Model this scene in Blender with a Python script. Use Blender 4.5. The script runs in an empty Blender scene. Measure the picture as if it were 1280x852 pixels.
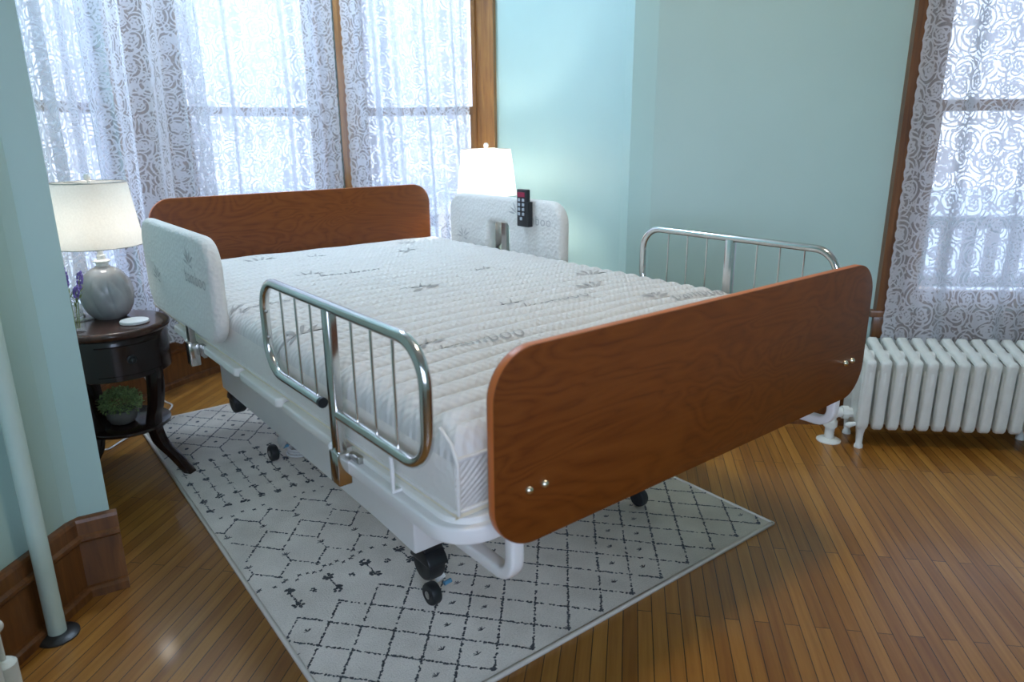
import bpy, bmesh, math, random
from mathutils import Vector, Matrix
random.seed(7)
R_ = math.radians
SC = bpy.context.scene
SKY, FILL_GLOW = 1.25, 4.
COL = SC.collection

# ------------------------------------------------------------------ mesh builder
class MB:
    def __init__(s): s.v = []; s.f = []; s.m = []; s.uv = {}; s.mi = 0
    def vert(s, p, uv=None):
        s.v.append(tuple(p))
        if uv is not None: s.uv[len(s.v) - 1] = uv
        return len(s.v) - 1
    def face(s, ids): s.f.append(tuple(ids)); s.m.append(s.mi)
    def box(s, c, d, M=None):
        c = Vector(c); h = Vector(d) * .5; ids = []
        for sx in (-1, 1):
            for sy in (-1, 1):
                for sz in (-1, 1):
                    o = Vector((sx * h.x, sy * h.y, sz * h.z))
                    ids.append(s.vert(c + (M @ o if M else o)))
        for q in ((0, 1, 3, 2), (4, 6, 7, 5), (0, 4, 5, 1), (2, 3, 7, 6), (0, 2, 6, 4), (1, 5, 7, 3)):
            s.face([ids[k] for k in q])
    def prism(s, pts, a, b, place):
        """closed outline pts (2D) extruded from a to b; place(u, v, t) -> point"""
        n = len(pts)
        lo = [s.vert(place(u, v, a)) for u, v in pts]; hi = [s.vert(place(u, v, b)) for u, v in pts]
        s.face(lo[::-1]); s.face(hi)
        for k in range(n): s.face((lo[k], lo[(k + 1) % n], hi[(k + 1) % n], hi[k]))
    def tube(s, pts, r, seg=12, caps=True, closed=False, sx=1., sy=1., ph=0.):
        pts = [Vector(p) for p in pts]; n = len(pts); rings = []
        rr = r if isinstance(r, (list, tuple)) else [r] * n
        nrm = None
        for i, p in enumerate(pts):
            if closed: t = pts[(i + 1) % n] - pts[i - 1]
            elif i == 0: t = pts[1] - p
            elif i == n - 1: t = p - pts[i - 1]
            else: t = (pts[i + 1] - p).normalized() + (p - pts[i - 1]).normalized()
            t.normalize()
            if nrm is None:
                a = Vector((0, 0, 1)) if abs(t.z) < .9 else Vector((1, 0, 0))
                nrm = t.cross(a).normalized()
            else:
                nrm = (nrm - t * nrm.dot(t)).normalized()
            bn = t.cross(nrm)
            rings.append([s.vert(p + (nrm * math.cos(2 * math.pi * k / seg + ph) * sx + bn * math.sin(2 * math.pi * k / seg + ph) * sy) * rr[i]) for k in range(seg)])
        m = n if closed else n - 1
        for i in range(m):
            A, B = rings[i], rings[(i + 1) % n]
            for k in range(seg): s.face((A[k], A[(k + 1) % seg], B[(k + 1) % seg], B[k]))
        if caps and not closed: s.face(rings[0][::-1]); s.face(rings[-1])
    def lathe(s, prof, c=(0, 0, 0), seg=32, axis=None, wob=None):
        """prof: list of (r, h); axis: Matrix 3x3 turning z into the wanted axis"""
        c = Vector(c); rings = []
        for (r, h) in prof:
            ring = []
            for k in range(seg):
                a = 2 * math.pi * k / seg
                q = r * (wob(a, h) if wob else 1)
                o = Vector((q * math.cos(a), q * math.sin(a), h))
                ring.append(s.vert(c + (axis @ o if axis else o)))
            rings.append(ring)
        for i in range(len(rings) - 1):
            A, B = rings[i], rings[i + 1]
            for k in range(seg): s.face((A[k], A[(k + 1) % seg], B[(k + 1) % seg], B[k]))
        if prof[0][0] > 1e-5: s.face(rings[0][::-1])
        if prof[-1][0] > 1e-5: s.face(rings[-1])
    def ball(s, c, rx, ry, rz, seg=16, rows=10):
        c = Vector(c); rings = []
        for i in range(rows + 1):
            t = math.pi * i / rows; q = max(math.sin(t), 1e-4)
            rings.append([s.vert(c + Vector((rx * q * math.cos(2 * math.pi * k / seg), ry * q * math.sin(2 * math.pi * k / seg), -rz * math.cos(t)))) for k in range(seg)])
        for i in range(rows):
            for k in range(seg): s.face((rings[i][k], rings[i][(k + 1) % seg], rings[i + 1][(k + 1) % seg], rings[i + 1][k]))
    def build(s, name, mats, parent=None, base=(0, 0, 0), bevel=0, seg=2, sharp=40, fixn=True):
        if not isinstance(mats, (list, tuple)): mats = [mats]
        base = Vector(base)
        me = bpy.data.meshes.new(name)
        bm = bmesh.new()
        vs = [bm.verts.new(Vector(p) - base) for p in s.v]
        uvl = bm.loops.layers.uv.new('UVMap') if s.uv else None
        for ids, mi in zip(s.f, s.m):
            try: f = bm.faces.new([vs[k] for k in ids])
            except ValueError: continue
            f.material_index = mi; f.smooth = True
            if uvl:
                for lp, k in zip(f.loops, ids):
                    if k in s.uv: lp[uvl].uv = s.uv[k]
        if fixn: bmesh.ops.recalc_face_normals(bm, faces=bm.faces)
        if bevel:
            es = [e for e in bm.edges if len(e.link_faces) == 2 and e.calc_face_angle(0) > R_(50)]
            bmesh.ops.bevel(bm, geom=es, offset=bevel, segments=seg, profile=.5, affect='EDGES', clamp_overlap=True)
            for f in bm.faces: f.smooth = True
        for e in bm.edges:
            if len(e.link_faces) == 2 and e.calc_face_angle(0) > R_(sharp): e.smooth = False
        bm.to_mesh(me); bm.free()
        for m in mats: me.materials.append(m)
        o = bpy.data.objects.new(name, me); COL.objects.link(o)
        if parent is not None:
            o.parent = parent
        else:
            o.location = base
        return o

def thing(name, label, cat, loc=(0, 0, 0), group=None):
    o = bpy.data.objects.new(name, None); COL.objects.link(o)
    o.location = loc; o.empty_display_size = .05
    o['label'] = label; o['category'] = cat
    if group: o['group'] = group
    return o
def tag(o, label, cat, group=None):
    o['label'] = label; o['category'] = cat
    if group: o['group'] = group
    return o
def struct(o, label, cat):
    o['kind'] = 'structure'; o['label'] = label; o['category'] = cat
    return o

def arc2(cx, cy, r, a0, a1, n=8):
    return [(cx + r * math.cos(R_(a0 + (a1 - a0) * k / n)), cy + r * math.sin(R_(a0 + (a1 - a0) * k / n))) for k in range(n + 1)]
def rrect(x0, x1, y0, y1, r, n=8):
    return (arc2(x1 - r, y0 + r, r, -90, 0, n) + arc2(x1 - r, y1 - r, r, 0, 90, n) +
            arc2(x0 + r, y1 - r, r, 90, 180, n) + arc2(x0 + r, y0 + r, r, 180, 270, n))

# ------------------------------------------------------------------ materials
def nt(name):
    m = bpy.data.materials.new(name); m.use_nodes = True
    t = m.node_tree; t.nodes.clear()
    out = t.nodes.new('ShaderNodeOutputMaterial')
    return m, t, out
def N(t, kind, **kw):
    n = t.nodes.new(kind)
    for k, v in kw.items():
        if k.startswith('i_'):
            key = k[2:]
            key = int(key) if key.isdigit() else key.replace('_', ' ')
            n.inputs[key].default_value = v
        else: setattr(n, k, v)
    return n
def L(t, a, b): t.links.new(a, b)
def math_(t, op, a, b=None, c=None, clamp=False):
    n = t.nodes.new('ShaderNodeMath'); n.operation = op; n.use_clamp = clamp
    for i, q in enumerate((a, b, c)):
        if q is None: continue
        if isinstance(q, (int, float)): n.inputs[i].default_value = q
        else: L(t, q, n.inputs[i])
    return n.outputs[0]
def ramp(t, fac, stops, interp='LINEAR'):
    n = t.nodes.new('ShaderNodeValToRGB'); n.color_ramp.interpolation = interp
    el = n.color_ramp.elements
    while len(el) > 1: el.remove(el[0])
    for i, (p, c) in enumerate(stops):
        e = el[0] if i == 0 else el.new(p)
        e.position = p; e.color = tuple(c) + (1,) if len(c) == 3 else c
    L(t, fac, n.inputs[0]); return n.outputs[0]
def coords(t, scale=(1, 1, 1), rot=(0, 0, 0), kind='Object'):
    tc = N(t, 'ShaderNodeTexCoord'); mp = N(t, 'ShaderNodeMapping')
    mp.inputs['Scale'].default_value = scale; mp.inputs['Rotation'].default_value = rot
    L(t, tc.outputs[kind], mp.inputs[0]); return mp.outputs[0]
def bsdf(t, out, color=None, rough=.5, metal=0., spec=.5, coat=0., bump=None, bstr=.2, bdist=.002):
    b = N(t, 'ShaderNodeBsdfPrincipled')
    if color is not None:
        if isinstance(color, tuple): b.inputs['Base Color'].default_value = color + (1,)
        else: L(t, color, b.inputs['Base Color'])
    if isinstance(rough, (int, float)): b.inputs['Roughness'].default_value = rough
    else: L(t, rough, b.inputs['Roughness'])
    b.inputs['Metallic'].default_value = metal
    b.inputs['Specular IOR Level'].default_value = spec
    b.inputs['Coat Weight'].default_value = coat; b.inputs['Coat Roughness'].default_value = .12
    if bump is not None:
        bp = N(t, 'ShaderNodeBump'); bp.inputs['Strength'].default_value = bstr; bp.inputs['Distance'].default_value = bdist
        L(t, bump, bp.inputs['Height']); L(t, bp.outputs[0], b.inputs['Normal'])
    L(t, b.outputs[0], out.inputs[0]); return b
def plain(name, c, rough=.5, metal=0., spec=.5, coat=0., var=.06, vs=8., bscale=None, bstr=.15, bdist=.001):
    m, t, out = nt(name)
    co = coords(t)
    n = N(t, 'ShaderNodeTexNoise', i_Scale=vs, i_Detail=3.); L(t, co, n.inputs['Vector'])
    col = ramp(t, n.outputs[0], [(.3, tuple(q * (1 - var) for q in c)), (.7, tuple(min(q * (1 + var), 1) for q in c))])
    bump = None
    if bscale:
        n2 = N(t, 'ShaderNodeTexNoise', i_Scale=bscale, i_Detail=2.); L(t, co, n2.inputs['Vector']); bump = n2.outputs[0]
    bsdf(t, out, col, rough, metal, spec, coat, bump, bstr, bdist)
    return m

M = {}
M['wall'] = plain('teal_wall_paint', (.42, .595, .560), .45, var=.025, vs=2.5, bscale=60, bstr=.06)
M['ceiling'] = plain('ceiling_paint', (.78, .78, .76), .8)
M['white_metal'] = plain('white_powder_coat', (.80, .785, .76), .32, var=.02)
M['deck_plastic'] = plain('cream_deck_plastic', (.82, .80, .75), .38, var=.02)
M['chrome'] = plain('brushed_chrome', (.66, .65, .63), .16, 1., var=.05, vs=30)
M['steel'] = plain('dull_steel', (.45, .44, .42), .3, 1.)
M['black_rubber'] = plain('black_rubber', (.012, .014, .016), .5)
M['black_plastic'] = plain('black_plastic', (.012, .014, .017), .35)
M['rad_paint'] = plain('radiator_enamel', (.68, .71, .66), .42, var=.04, vs=20, bscale=70, bstr=.55, bdist=.004)
M['pipe_paint'] = plain('pipe_paint', (.52, .66, .60), .38, var=.04)
M['iron'] = plain('dark_iron', (.02, .022, .022), .4)
M['dark_wood'] = None
M['shade'] = None
M['grey_ceramic'] = plain('grey_glazed_ceramic', (.36, .36, .37), .22, var=.12, vs=14, coat=.3)
M['white_ceramic'] = plain('white_ceramic', (.80, .79, .76), .3)
M['pot_grey'] = plain('grey_pot', (.16, .155, .14), .6, bscale=90)
M['leaf'] = plain('leaf_green', (.25, .36, .14), .6, var=.5, vs=60)
M['stem'] = plain('stem_green', (.28, .36, .12), .6, var=.3)
M['lavender'] = plain('lavender_purple', (.24, .16, .52), .6, var=.4, vs=120)
M['cord'] = plain('white_cord', (.74, .73, .72), .5)
M['rug_edge'] = plain('rug_binding', (.70, .64, .56), .9, bscale=400)
M['rug_ink'] = plain('rug_dark_yarn', (.10, .105, .115), .95, var=.35, vs=160)
M['print'] = plain('grey_print', (.38, .375, .36), .9, var=.14, vs=35)
M['print_faint'] = plain('faint_grey_print', (.45, .44, .425), .9, var=.1, vs=35)
M['band'] = plain('mattress_bottom_band', (.82, .74, .55), .85)
M['button'] = plain('grey_buttons', (.42, .47, .52), .5)
M['red_label'] = plain('red_label', (.30, .02, .06), .5)
M['blue_pin'] = plain('blue_plastic_pin', (.10, .28, .42), .4)
M['brass'] = plain('bright_bolt', (.72, .66, .52), .22, 1.)
M['outside_white'] = plain('white_porch_paint', (.75, .77, .80), .6)
M['ground'] = plain('pale_ground', (.45, .47, .48), .9)
M['porch'] = plain('porch_boards', (.14, .10, .08), .8)

def wood_trim(name, c0, c1, rough=.35):
    m, t, out = nt(name)
    co = coords(t, (14, 14, 1.2))
    n = N(t, 'ShaderNodeTexNoise', i_Scale=3., i_Detail=6., i_Roughness=.6, i_Distortion=.6); L(t, co, n.inputs['Vector'])
    bsdf(t, out, ramp(t, n.outputs[0], [(.32, c0), (.68, c1)]), rough, coat=.25)
    return m
M['oak'] = wood_trim('varnished_oak_trim', (.17, .065, .014), (.36, .17, .045))
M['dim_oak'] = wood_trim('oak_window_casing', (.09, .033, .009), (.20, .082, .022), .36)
M['base_oak'] = wood_trim('dark_oak_baseboard', (.085, .029, .007), (.20, .078, .019), .4)
m = wood_trim('espresso_wood', (.010, .005, .004), (.024, .011, .008), .22); M['dark_wood'] = m
m = wood_trim('walnut_table_top', (.045, .016, .010), (.085, .032, .018), .2); M['table_top'] = m

def laminate(name, c0, c1, c2):
    """curly cherry laminate: contour lines of a stretched noise"""
    m, t, out = nt(name)
    co = coords(t, (1.1, 1, 3.2))
    n = N(t, 'ShaderNodeTexNoise', i_Scale=2.1, i_Detail=2.5, i_Roughness=.5, i_Distortion=.7); L(t, co, n.inputs['Vector'])
    w = math_(t, 'MULTIPLY', n.outputs[0], 17.)
    w = math_(t, 'FRACT', w)
    w = math_(t, 'PINGPONG', w, .5)
    co2 = coords(t, (6, 1, 110))
    f = N(t, 'ShaderNodeTexNoise', i_Scale=1., i_Detail=4.); L(t, co2, f.inputs['Vector'])
    w2 = math_(t, 'ADD', math_(t, 'MULTIPLY', w, .9), math_(t, 'MULTIPLY', f.outputs[0], .75))
    bsdf(t, out, ramp(t, w2, [(.2, c0), (.48, c1), (.85, c2)]), .38, spec=.35)
    return m
M['cherry'] = laminate('cherry_laminate', (.098, .022, .0025), (.142, .035, .004), (.172, .046, .006))
M['cherry_edge'] = plain('cherry_edge_band', (.50, .13, .024), .4, var=.05)

# hardwood floor, boards along the room's 45 degree axis
def floor_mat():
    m, t, out = nt('narrow_strip_hardwood')
    tc = N(t, 'ShaderNodeTexCoord'); mp = N(t, 'ShaderNodeMapping')
    mp.inputs['Rotation'].default_value = (0, 0, R_(-42))
    L(t, tc.outputs['Object'], mp.inputs[0]); co = mp.outputs[0]
    br = N(t, 'ShaderNodeTexBrick', offset=.37, offset_frequency=2, squash=1.)
    for k, v in (('Scale', 1.), ('Brick Width', .95), ('Row Height', .0365), ('Mortar Size', .0011), ('Mortar Smooth', .0), ('Bias', 0.)): br.inputs[k].default_value = v
    br.inputs['Color1'].default_value = (0, 0, 0, 1); br.inputs['Color2'].default_value = (1, 1, 1, 1); br.inputs['Mortar'].default_value = (.5, .5, .5, 1)
    wob = N(t, 'ShaderNodeTexNoise', i_Scale=1.3); L(t, co, wob.inputs['Vector'])
    L(t, co, br.inputs['Vector'])
    gm = N(t, 'ShaderNodeMapping'); gm.inputs['Scale'].default_value = (2.6, 55, 1); L(t, co, gm.inputs[0])
    ga = N(t, 'ShaderNodeVectorMath', operation='ADD'); L(t, gm.outputs[0], ga.inputs[0])
    sc = N(t, 'ShaderNodeVectorMath', operation='SCALE'); L(t, br.outputs['Color'], sc.inputs[0]); sc.inputs['Scale'].default_value = 9.; L(t, sc.outputs[0], ga.inputs[1])
    g = N(t, 'ShaderNodeTexNoise', i_Scale=1., i_Detail=5., i_Roughness=.6, i_Distortion=.25); L(t, ga.outputs[0], g.inputs['Vector'])
    val = math_(t, 'ADD', math_(t, 'MULTIPLY', br.outputs['Color'], .22), math_(t, 'MULTIPLY_ADD', g.outputs[0], .62, .06))
    col = ramp(t, val, [(.18, (.16, .052, .007)), (.45, (.29, .120, .018)), (.64, (.40, .185, .032)), (.85, (.52, .275, .065))])
    # gaps: darker on some boards
    gap = N(t, 'ShaderNodeMix', data_type='RGBA'); 
    gf = math_(t, 'MULTIPLY', br.outputs['Fac'], math_(t, 'MULTIPLY_ADD', wob.outputs[0], 1.5, .2, clamp=True))
    L(t, gf, gap.inputs[0]); L(t, col, gap.inputs[6]); gap.inputs[7].default_value = (.018, .008, .004, 1)
    rn = N(t, 'ShaderNodeTexNoise', i_Scale=5., i_Detail=3.); L(t, co, rn.inputs['Vector'])
    rough = math_(t, 'MULTIPLY_ADD', rn.outputs[0], .22, .26)
    hgt = math_(t, 'SUBTRACT', math_(t, 'MULTIPLY', rn.outputs[0], .5), br.outputs['Fac'])
    bsdf(t, out, gap.outputs[2], rough, spec=.5, coat=.25, bump=hgt, bstr=.25, bdist=.0015)
    return m
M['floor'] = floor_mat()

def fabric(name, c, kind):
    m, t, out = nt(name)
    co = coords(t)
    n = N(t, 'ShaderNodeTexNoise', i_Scale=5., i_Detail=3.); L(t, co, n.inputs['Vector'])
    col = ramp(t, n.outputs[0], [(.3, tuple(q * .96 for q in c)), (.7, c)])
    if kind == 'top':          # diagonal knit diamonds on the quilted top
        co1 = coords(t, (1, 1, 1), (0, 0, R_(45)))
        w1 = N(t, 'ShaderNodeTexWave', i_Scale=22., i_Distortion=1.2); L(t, co1, w1.inputs['Vector'])
        w2 = N(t, 'ShaderNodeTexWave', bands_direction='Y', i_Scale=22., i_Distortion=1.2); L(t, co1, w2.inputs['Vector'])
        h = math_(t, 'ADD', w1.outputs[1], w2.outputs[1]); bs, bd = .38, .0035
    elif kind == 'side':
        v = N(t, 'ShaderNodeTexVoronoi', i_Scale=75.); L(t, co, v.inputs['Vector']); h = v.outputs[0]; bs, bd = .4, .004
    elif kind == 'foot':       # diagonal quilting ridges on the foot end
        co1 = coords(t, (1, 1, 1), (0, R_(38), 0))
        w1 = N(t, 'ShaderNodeTexWave', bands_direction='Z', i_Scale=34., i_Distortion=.8); L(t, co1, w1.inputs['Vector'])
        w2 = N(t, 'ShaderNodeTexWave', bands_direction='X', i_Scale=30., i_Distortion=1.); L(t, co1, w2.inputs['Vector'])
        h = math_(t, 'MULTIPLY_ADD', w2.outputs[1], .08, w1.outputs[1]); bs, bd = .45, .004
    else:
        v = N(t, 'ShaderNodeTexVoronoi', i_Scale=80.); L(t, co, v.inputs['Vector'])
        n2 = N(t, 'ShaderNodeTexNoise', i_Scale=14., i_Detail=2.); L(t, co, n2.inputs['Vector'])
        h = math_(t, 'ADD', v.outputs[0], math_(t, 'MULTIPLY', n2.outputs[0], 1.5)); bs, bd = .5, .005
    b = bsdf(t, out, col, .9, spec=.15, bump=h, bstr=bs, bdist=bd)
    b.inputs['Sheen Weight'].default_value = .15
    return m
M['quilt'] = fabric('quilted_ticking', (.67, .655, .625), 'top')
M['mat_side'] = fabric('mattress_side_knit', (.76, .735, .68), 'side')
M['mat_foot'] = fabric('mattress_foot_quilting', (.73, .70, .64), 'foot')
M['pad_fabric'] = fabric('pad_knit_cover', (.71, .695, .655), 'pad')

def rug_mat():
    m, t, out = nt('rug_pile')
    co = coords(t)
    a = N(t, 'ShaderNodeTexNoise', i_Scale=7., i_Detail=5.); L(t, co, a.inputs['Vector'])
    b = N(t, 'ShaderNodeTexNoise', i_Scale=260., i_Detail=2.); L(t, co, b.inputs['Vector'])
    v = math_(t, 'ADD', math_(t, 'MULTIPLY', a.outputs[0], .7), math_(t, 'MULTIPLY', b.outputs[0], .45))
    bsdf(t, out, ramp(t, v, [(.36, (.60, .54, .46)), (.75, (.83, .76, .665))]), .95, spec=.1, bump=b.outputs[0], bstr=.5, bdist=.004)
    return m
M['rug'] = rug_mat()

def lace_mat(name, dense=.36):
    """net ground, scroll work, flower rings; UV in metres; u<0.1 is the scalloped border"""
    m, t, out = nt(name)
    tc = N(t, 'ShaderNodeTexCoord'); uv = tc.outputs['UV']
    wn = N(t, 'ShaderNodeTexNoise', i_Scale=9., i_Detail=1.); L(t, uv, wn.inputs['Vector'])
    wv = N(t, 'ShaderNodeVectorMath', operation='MULTIPLY_ADD'); L(t, wn.outputs['Color'], wv.inputs[0])
    wv.inputs[1].default_value = (.035, .035, 0); L(t, uv, wv.inputs[2]); p = wv.outputs[0]
    vo = N(t, 'ShaderNodeTexVoronoi', i_Scale=12., i_Randomness=.75, voronoi_dimensions='2D'); L(t, p, vo.inputs['Vector'])
    d = vo.outputs['Distance']
    def near(x, c, w): return math_(t, 'SUBTRACT', 1., math_(t, 'DIVIDE', math_(t, 'ABSOLUTE', math_(t, 'SUBTRACT', x, c)), w), clamp=True)
    # petals: the ring radius waves with the angle around each flower
    pv = N(t, 'ShaderNodeVectorMath', operation='SUBTRACT'); L(t, p, pv.inputs[0])
    ps = N(t, 'ShaderNodeVectorMath', operation='SCALE'); L(t, vo.outputs['Position'], ps.inputs[0]); ps.inputs['Scale'].default_value = 1.
    L(t, ps.outputs[0], pv.inputs[1])
    sx = N(t, 'ShaderNodeSeparateXYZ'); L(t, pv.outputs[0], sx.inputs[0])
    ang = math_(t, 'ARCTAN2', sx.outputs[1], sx.outputs[0])
    pet = math_(t, 'SINE', math_(t, 'MULTIPLY', ang, 6.))
    d2 = math_(t, 'MULTIPLY_ADD', pet, .028, d)
    ring = math_(t, 'MAXIMUM', near(d2, .20, .085), near(d, .0, .11))
    spiral = math_(t, 'SINE', math_(t, 'ADD', math_(t, 'MULTIPLY', d, 30.), math_(t, 'MULTIPLY', ang, 2.)))
    spi = math_(t, 'MULTIPLY', math_(t, 'GREATER_THAN', spiral, .35), math_(t, 'GREATER_THAN', d, .30))
    n2 = N(t, 'ShaderNodeTexNoise', i_Scale=17., i_Detail=1., i_Distortion=1.2); L(t, uv, n2.inputs['Vector'])
    scr = near(n2.outputs[0], .5, .055)
    motif = math_(t, 'MAXIMUM', ring, math_(t, 'MAXIMUM', math_(t, 'MULTIPLY', spi, .8), scr))
    motif = math_(t, 'MULTIPLY', motif, 2.2, clamp=True)
    su = N(t, 'ShaderNodeSeparateXYZ'); L(t, uv, su.inputs[0])
    edge = near(su.outputs[0], .004, .012)
    motif = math_(t, 'MAXIMUM', motif, edge)
    alpha = math_(t, 'MULTIPLY_ADD', motif, .90 - dense, dense, clamp=True)
    lw = N(t, 'ShaderNodeLayerWeight'); cs = math_(t, 'MAXIMUM', math_(t, 'SUBTRACT', 1., lw.outputs['Facing']), .18)
    alpha = math_(t, 'SUBTRACT', 1., math_(t, 'POWER', math_(t, 'SUBTRACT', 1., alpha), math_(t, 'DIVIDE', 1., cs)))
    df = N(t, 'ShaderNodeBsdfDiffuse'); df.inputs[0].default_value = (.84, .86, .90, 1)
    tl = N(t, 'ShaderNodeBsdfTranslucent'); tl.inputs[0].default_value = (.80, .84, .92, 1)
    mx = N(t, 'ShaderNodeMixShader'); mx.inputs[0].default_value = .5; L(t, df.outputs[0], mx.inputs[1]); L(t, tl.outputs[0], mx.inputs[2])
    tr = N(t, 'ShaderNodeBsdfTransparent')
    fx = N(t, 'ShaderNodeMixShader'); L(t, alpha, fx.inputs[0]); L(t, tr.outputs[0], fx.inputs[1]); L(t, mx.outputs[0], fx.inputs[2])
    L(t, fx.outputs[0], out.inputs[0]); return m
M['lace'] = lace_mat('white_lace')

def glass_mat(name, tint=(1, 1, 1), refl=.06):
    m, t, out = nt(name)
    tr = N(t, 'ShaderNodeBsdfTransparent'); tr.inputs[0].default_value = tint + (1,)
    gl = N(t, 'ShaderNodeBsdfGlossy'); gl.inputs['Roughness'].default_value = .02
    lw = N(t, 'ShaderNodeLayerWeight'); fr = math_(t, 'MULTIPLY_ADD', math_(t, 'POWER', lw.outputs['Facing'], 4.), .5, .04)
    mx = N(t, 'ShaderNodeMixShader'); L(t, fr, mx.inputs[0]); L(t, tr.outputs[0], mx.inputs[1]); L(t, gl.outputs[0], mx.inputs[2])
    L(t, mx.outputs[0], out.inputs[0]); return m
M['pane'] = glass_mat('window_pane', (.97, .985, 1))
M['vase_glass'] = glass_mat('clear_vase_glass', (.96, .975, .96))

def shade_mat():
    m, t, out = nt('linen_lamp_shade')
    co = coords(t, (160, 160, 160))
    n = N(t, 'ShaderNodeTexNoise', i_Scale=1., i_Detail=2.); L(t, co, n.inputs['Vector'])
    col = ramp(t, n.outputs[0], [(.3, (.80, .77, .71)), (.7, (.86, .83, .77))])
    df = N(t, 'ShaderNodeBsdfDiffuse'); tl = N(t, 'ShaderNodeBsdfTranslucent'); L(t, col, df.inputs[0]); L(t, col, tl.inputs[0])
    mx = N(t, 'ShaderNodeMixShader'); mx.inputs[0].default_value = .45; L(t, df.outputs[0], mx.inputs[1]); L(t, tl.outputs[0], mx.inputs[2])
    L(t, mx.outputs[0], out.inputs[0]); return m
M['shade'] = shade_mat()

# ------------------------------------------------------------------ the room
D1 = Vector((math.sin(R_(45)), math.cos(R_(45)), 0))     # deep axis of the room
D2 = Vector((D1.y, -D1.x, 0))                            # along the window wall, to the right
H = 2.75
CT = Vector((.66, 1.77, 0))                              # centre of the round bay
AZK = [-125, -118, -85, -52, -39, -12, 15, 40, 66, 90, 118, 123.1]
RRK = [1.22, 1.205, 1.15, 1.145, 1.165, 1.205, 1.212, 1.205, 1.19, 1.168, 1.125, 1.10]
def bayr(a):
    for k in range(len(AZK) - 1):
        if a <= AZK[k + 1]:
            u = (a - AZK[k]) / (AZK[k + 1] - AZK[k]); u = max(0, u); return RRK[k] + (RRK[k + 1] - RRK[k]) * u
    return RRK[-1]
def bayp(a, off, z):
    """point on the bay wall at azimuth a (degrees from the bed's long axis), off metres inwards"""
    r = bayr(a) - off
    return Vector((CT.x + r * math.sin(R_(a)), CT.y + r * math.cos(R_(a)), z))
def bay_panel(mb, a0, a1, z0, z1, off0, off1, step=2.):
    n = max(1, int(math.ceil((a1 - a0) / step))); rows = []
    for k in range(n + 1):
        a = a0 + (a1 - a0) * k / n
        rows.append([mb.vert(bayp(a, off1, z0)), mb.vert(bayp(a, off1, z1)), mb.vert(bayp(a, off0, z1)), mb.vert(bayp(a, off0, z0))])
    for k in range(n):
        for q in range(4): mb.face((rows[k][q], rows[k][(q + 1) % 4], rows[k + 1][(q + 1) % 4], rows[k + 1][q]))
    mb.face(rows[0]); mb.face(rows[-1][::-1])

def wallbox(mb, p, q, z0, z1, thick):
    """box standing on the floor line p->q, thickness to the right-hand side of p->q when thick > 0"""
    p = Vector((p[0], p[1], 0)); q = Vector((q[0], q[1], 0)); d = (q - p).normalized(); n = Vector((d.y, -d.x, 0)) * thick
    pts = [(p.x, p.y), (q.x, q.y), (q.x + n.x, q.y + n.y), (p.x + n.x, p.y + n.y)]
    mb.prism(pts, z0, z1, lambda u, v, t: (u, v, t))

# floor and ceiling
b = MB(); b.box((1.2, .2, -.05), (8.4, 8.4, .1))
struct(b.build('floor', M['floor']), 'glossy narrow strip hardwood floor laid diagonally to the bed', 'floor')
b = MB(); b.box((1.2, .2, H + .05), (8.4, 8.4, .1))
struct(b.build('ceiling', M['ceiling']), 'plain white ceiling over the whole room', 'ceiling')

# left wall and its pier
LI = Vector((-.487, 1.207, 0))                            # inner corner of left wall and pier
LO = Vector((-.400, 1.195, 0))                            # outer corner of the pier, the bay's left mouth
b = MB(); a_far = LI - D1 * 4.2; wallbox(b, (LI.x, LI.y), (a_far.x, a_far.y), 0, H, .12)
struct(b.build('wall_left', M['wall']), 'teal painted wall running along the left edge behind the pipe', 'wall')
b = MB(); b.prism([(LI.x, LI.y), (LO.x, LO.y), (-.412, 1.25), (-.45, 1.33), (-.60, 1.26)], 0, H, lambda u, v, t: (u, v, t))
struct(b.build('wall_pier_left', M['wall']), 'narrow teal wall pier at the left mouth of the bay', 'wall')
# right wall with a window opening
RI = Vector((1.627, 1.089, 0)); RO = Vector((1.583, 1.17, 0))
WS0, WS1, WZ0, WZ1 = 1.02, 1.98, .50, 2.18                 # opening along the wall from RI
def rw(s_, off, z): return RI + D2 * s_ - D1 * off + Vector((0, 0, z))
b = MB()
for (s0, s1, z0, z1) in ((0, WS0, 0, H), (WS0, WS1, 0, WZ0), (WS0, WS1, WZ1, H), (WS1, 3.9, 0, H)):
    b.prism([(s0, z0), (s1, z0), (s1, z1), (s0, z1)], 0, -.14, lambda u, v, t: rw(u, t, v))
struct(b.build('wall_right', M['wall']), 'teal painted wall holding the right window above the radiator', 'wall')
b = MB(); b.prism([(RO.x, RO.y), (RI.x, RI.y), (1.76, 1.20), (1.68, 1.30)], 0, H, lambda u, v, t: (u, v, t))
struct(b.build('wall_pier_right', M['wall']), 'narrow teal wall pier at the right mouth of the bay', 'wall')

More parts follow.
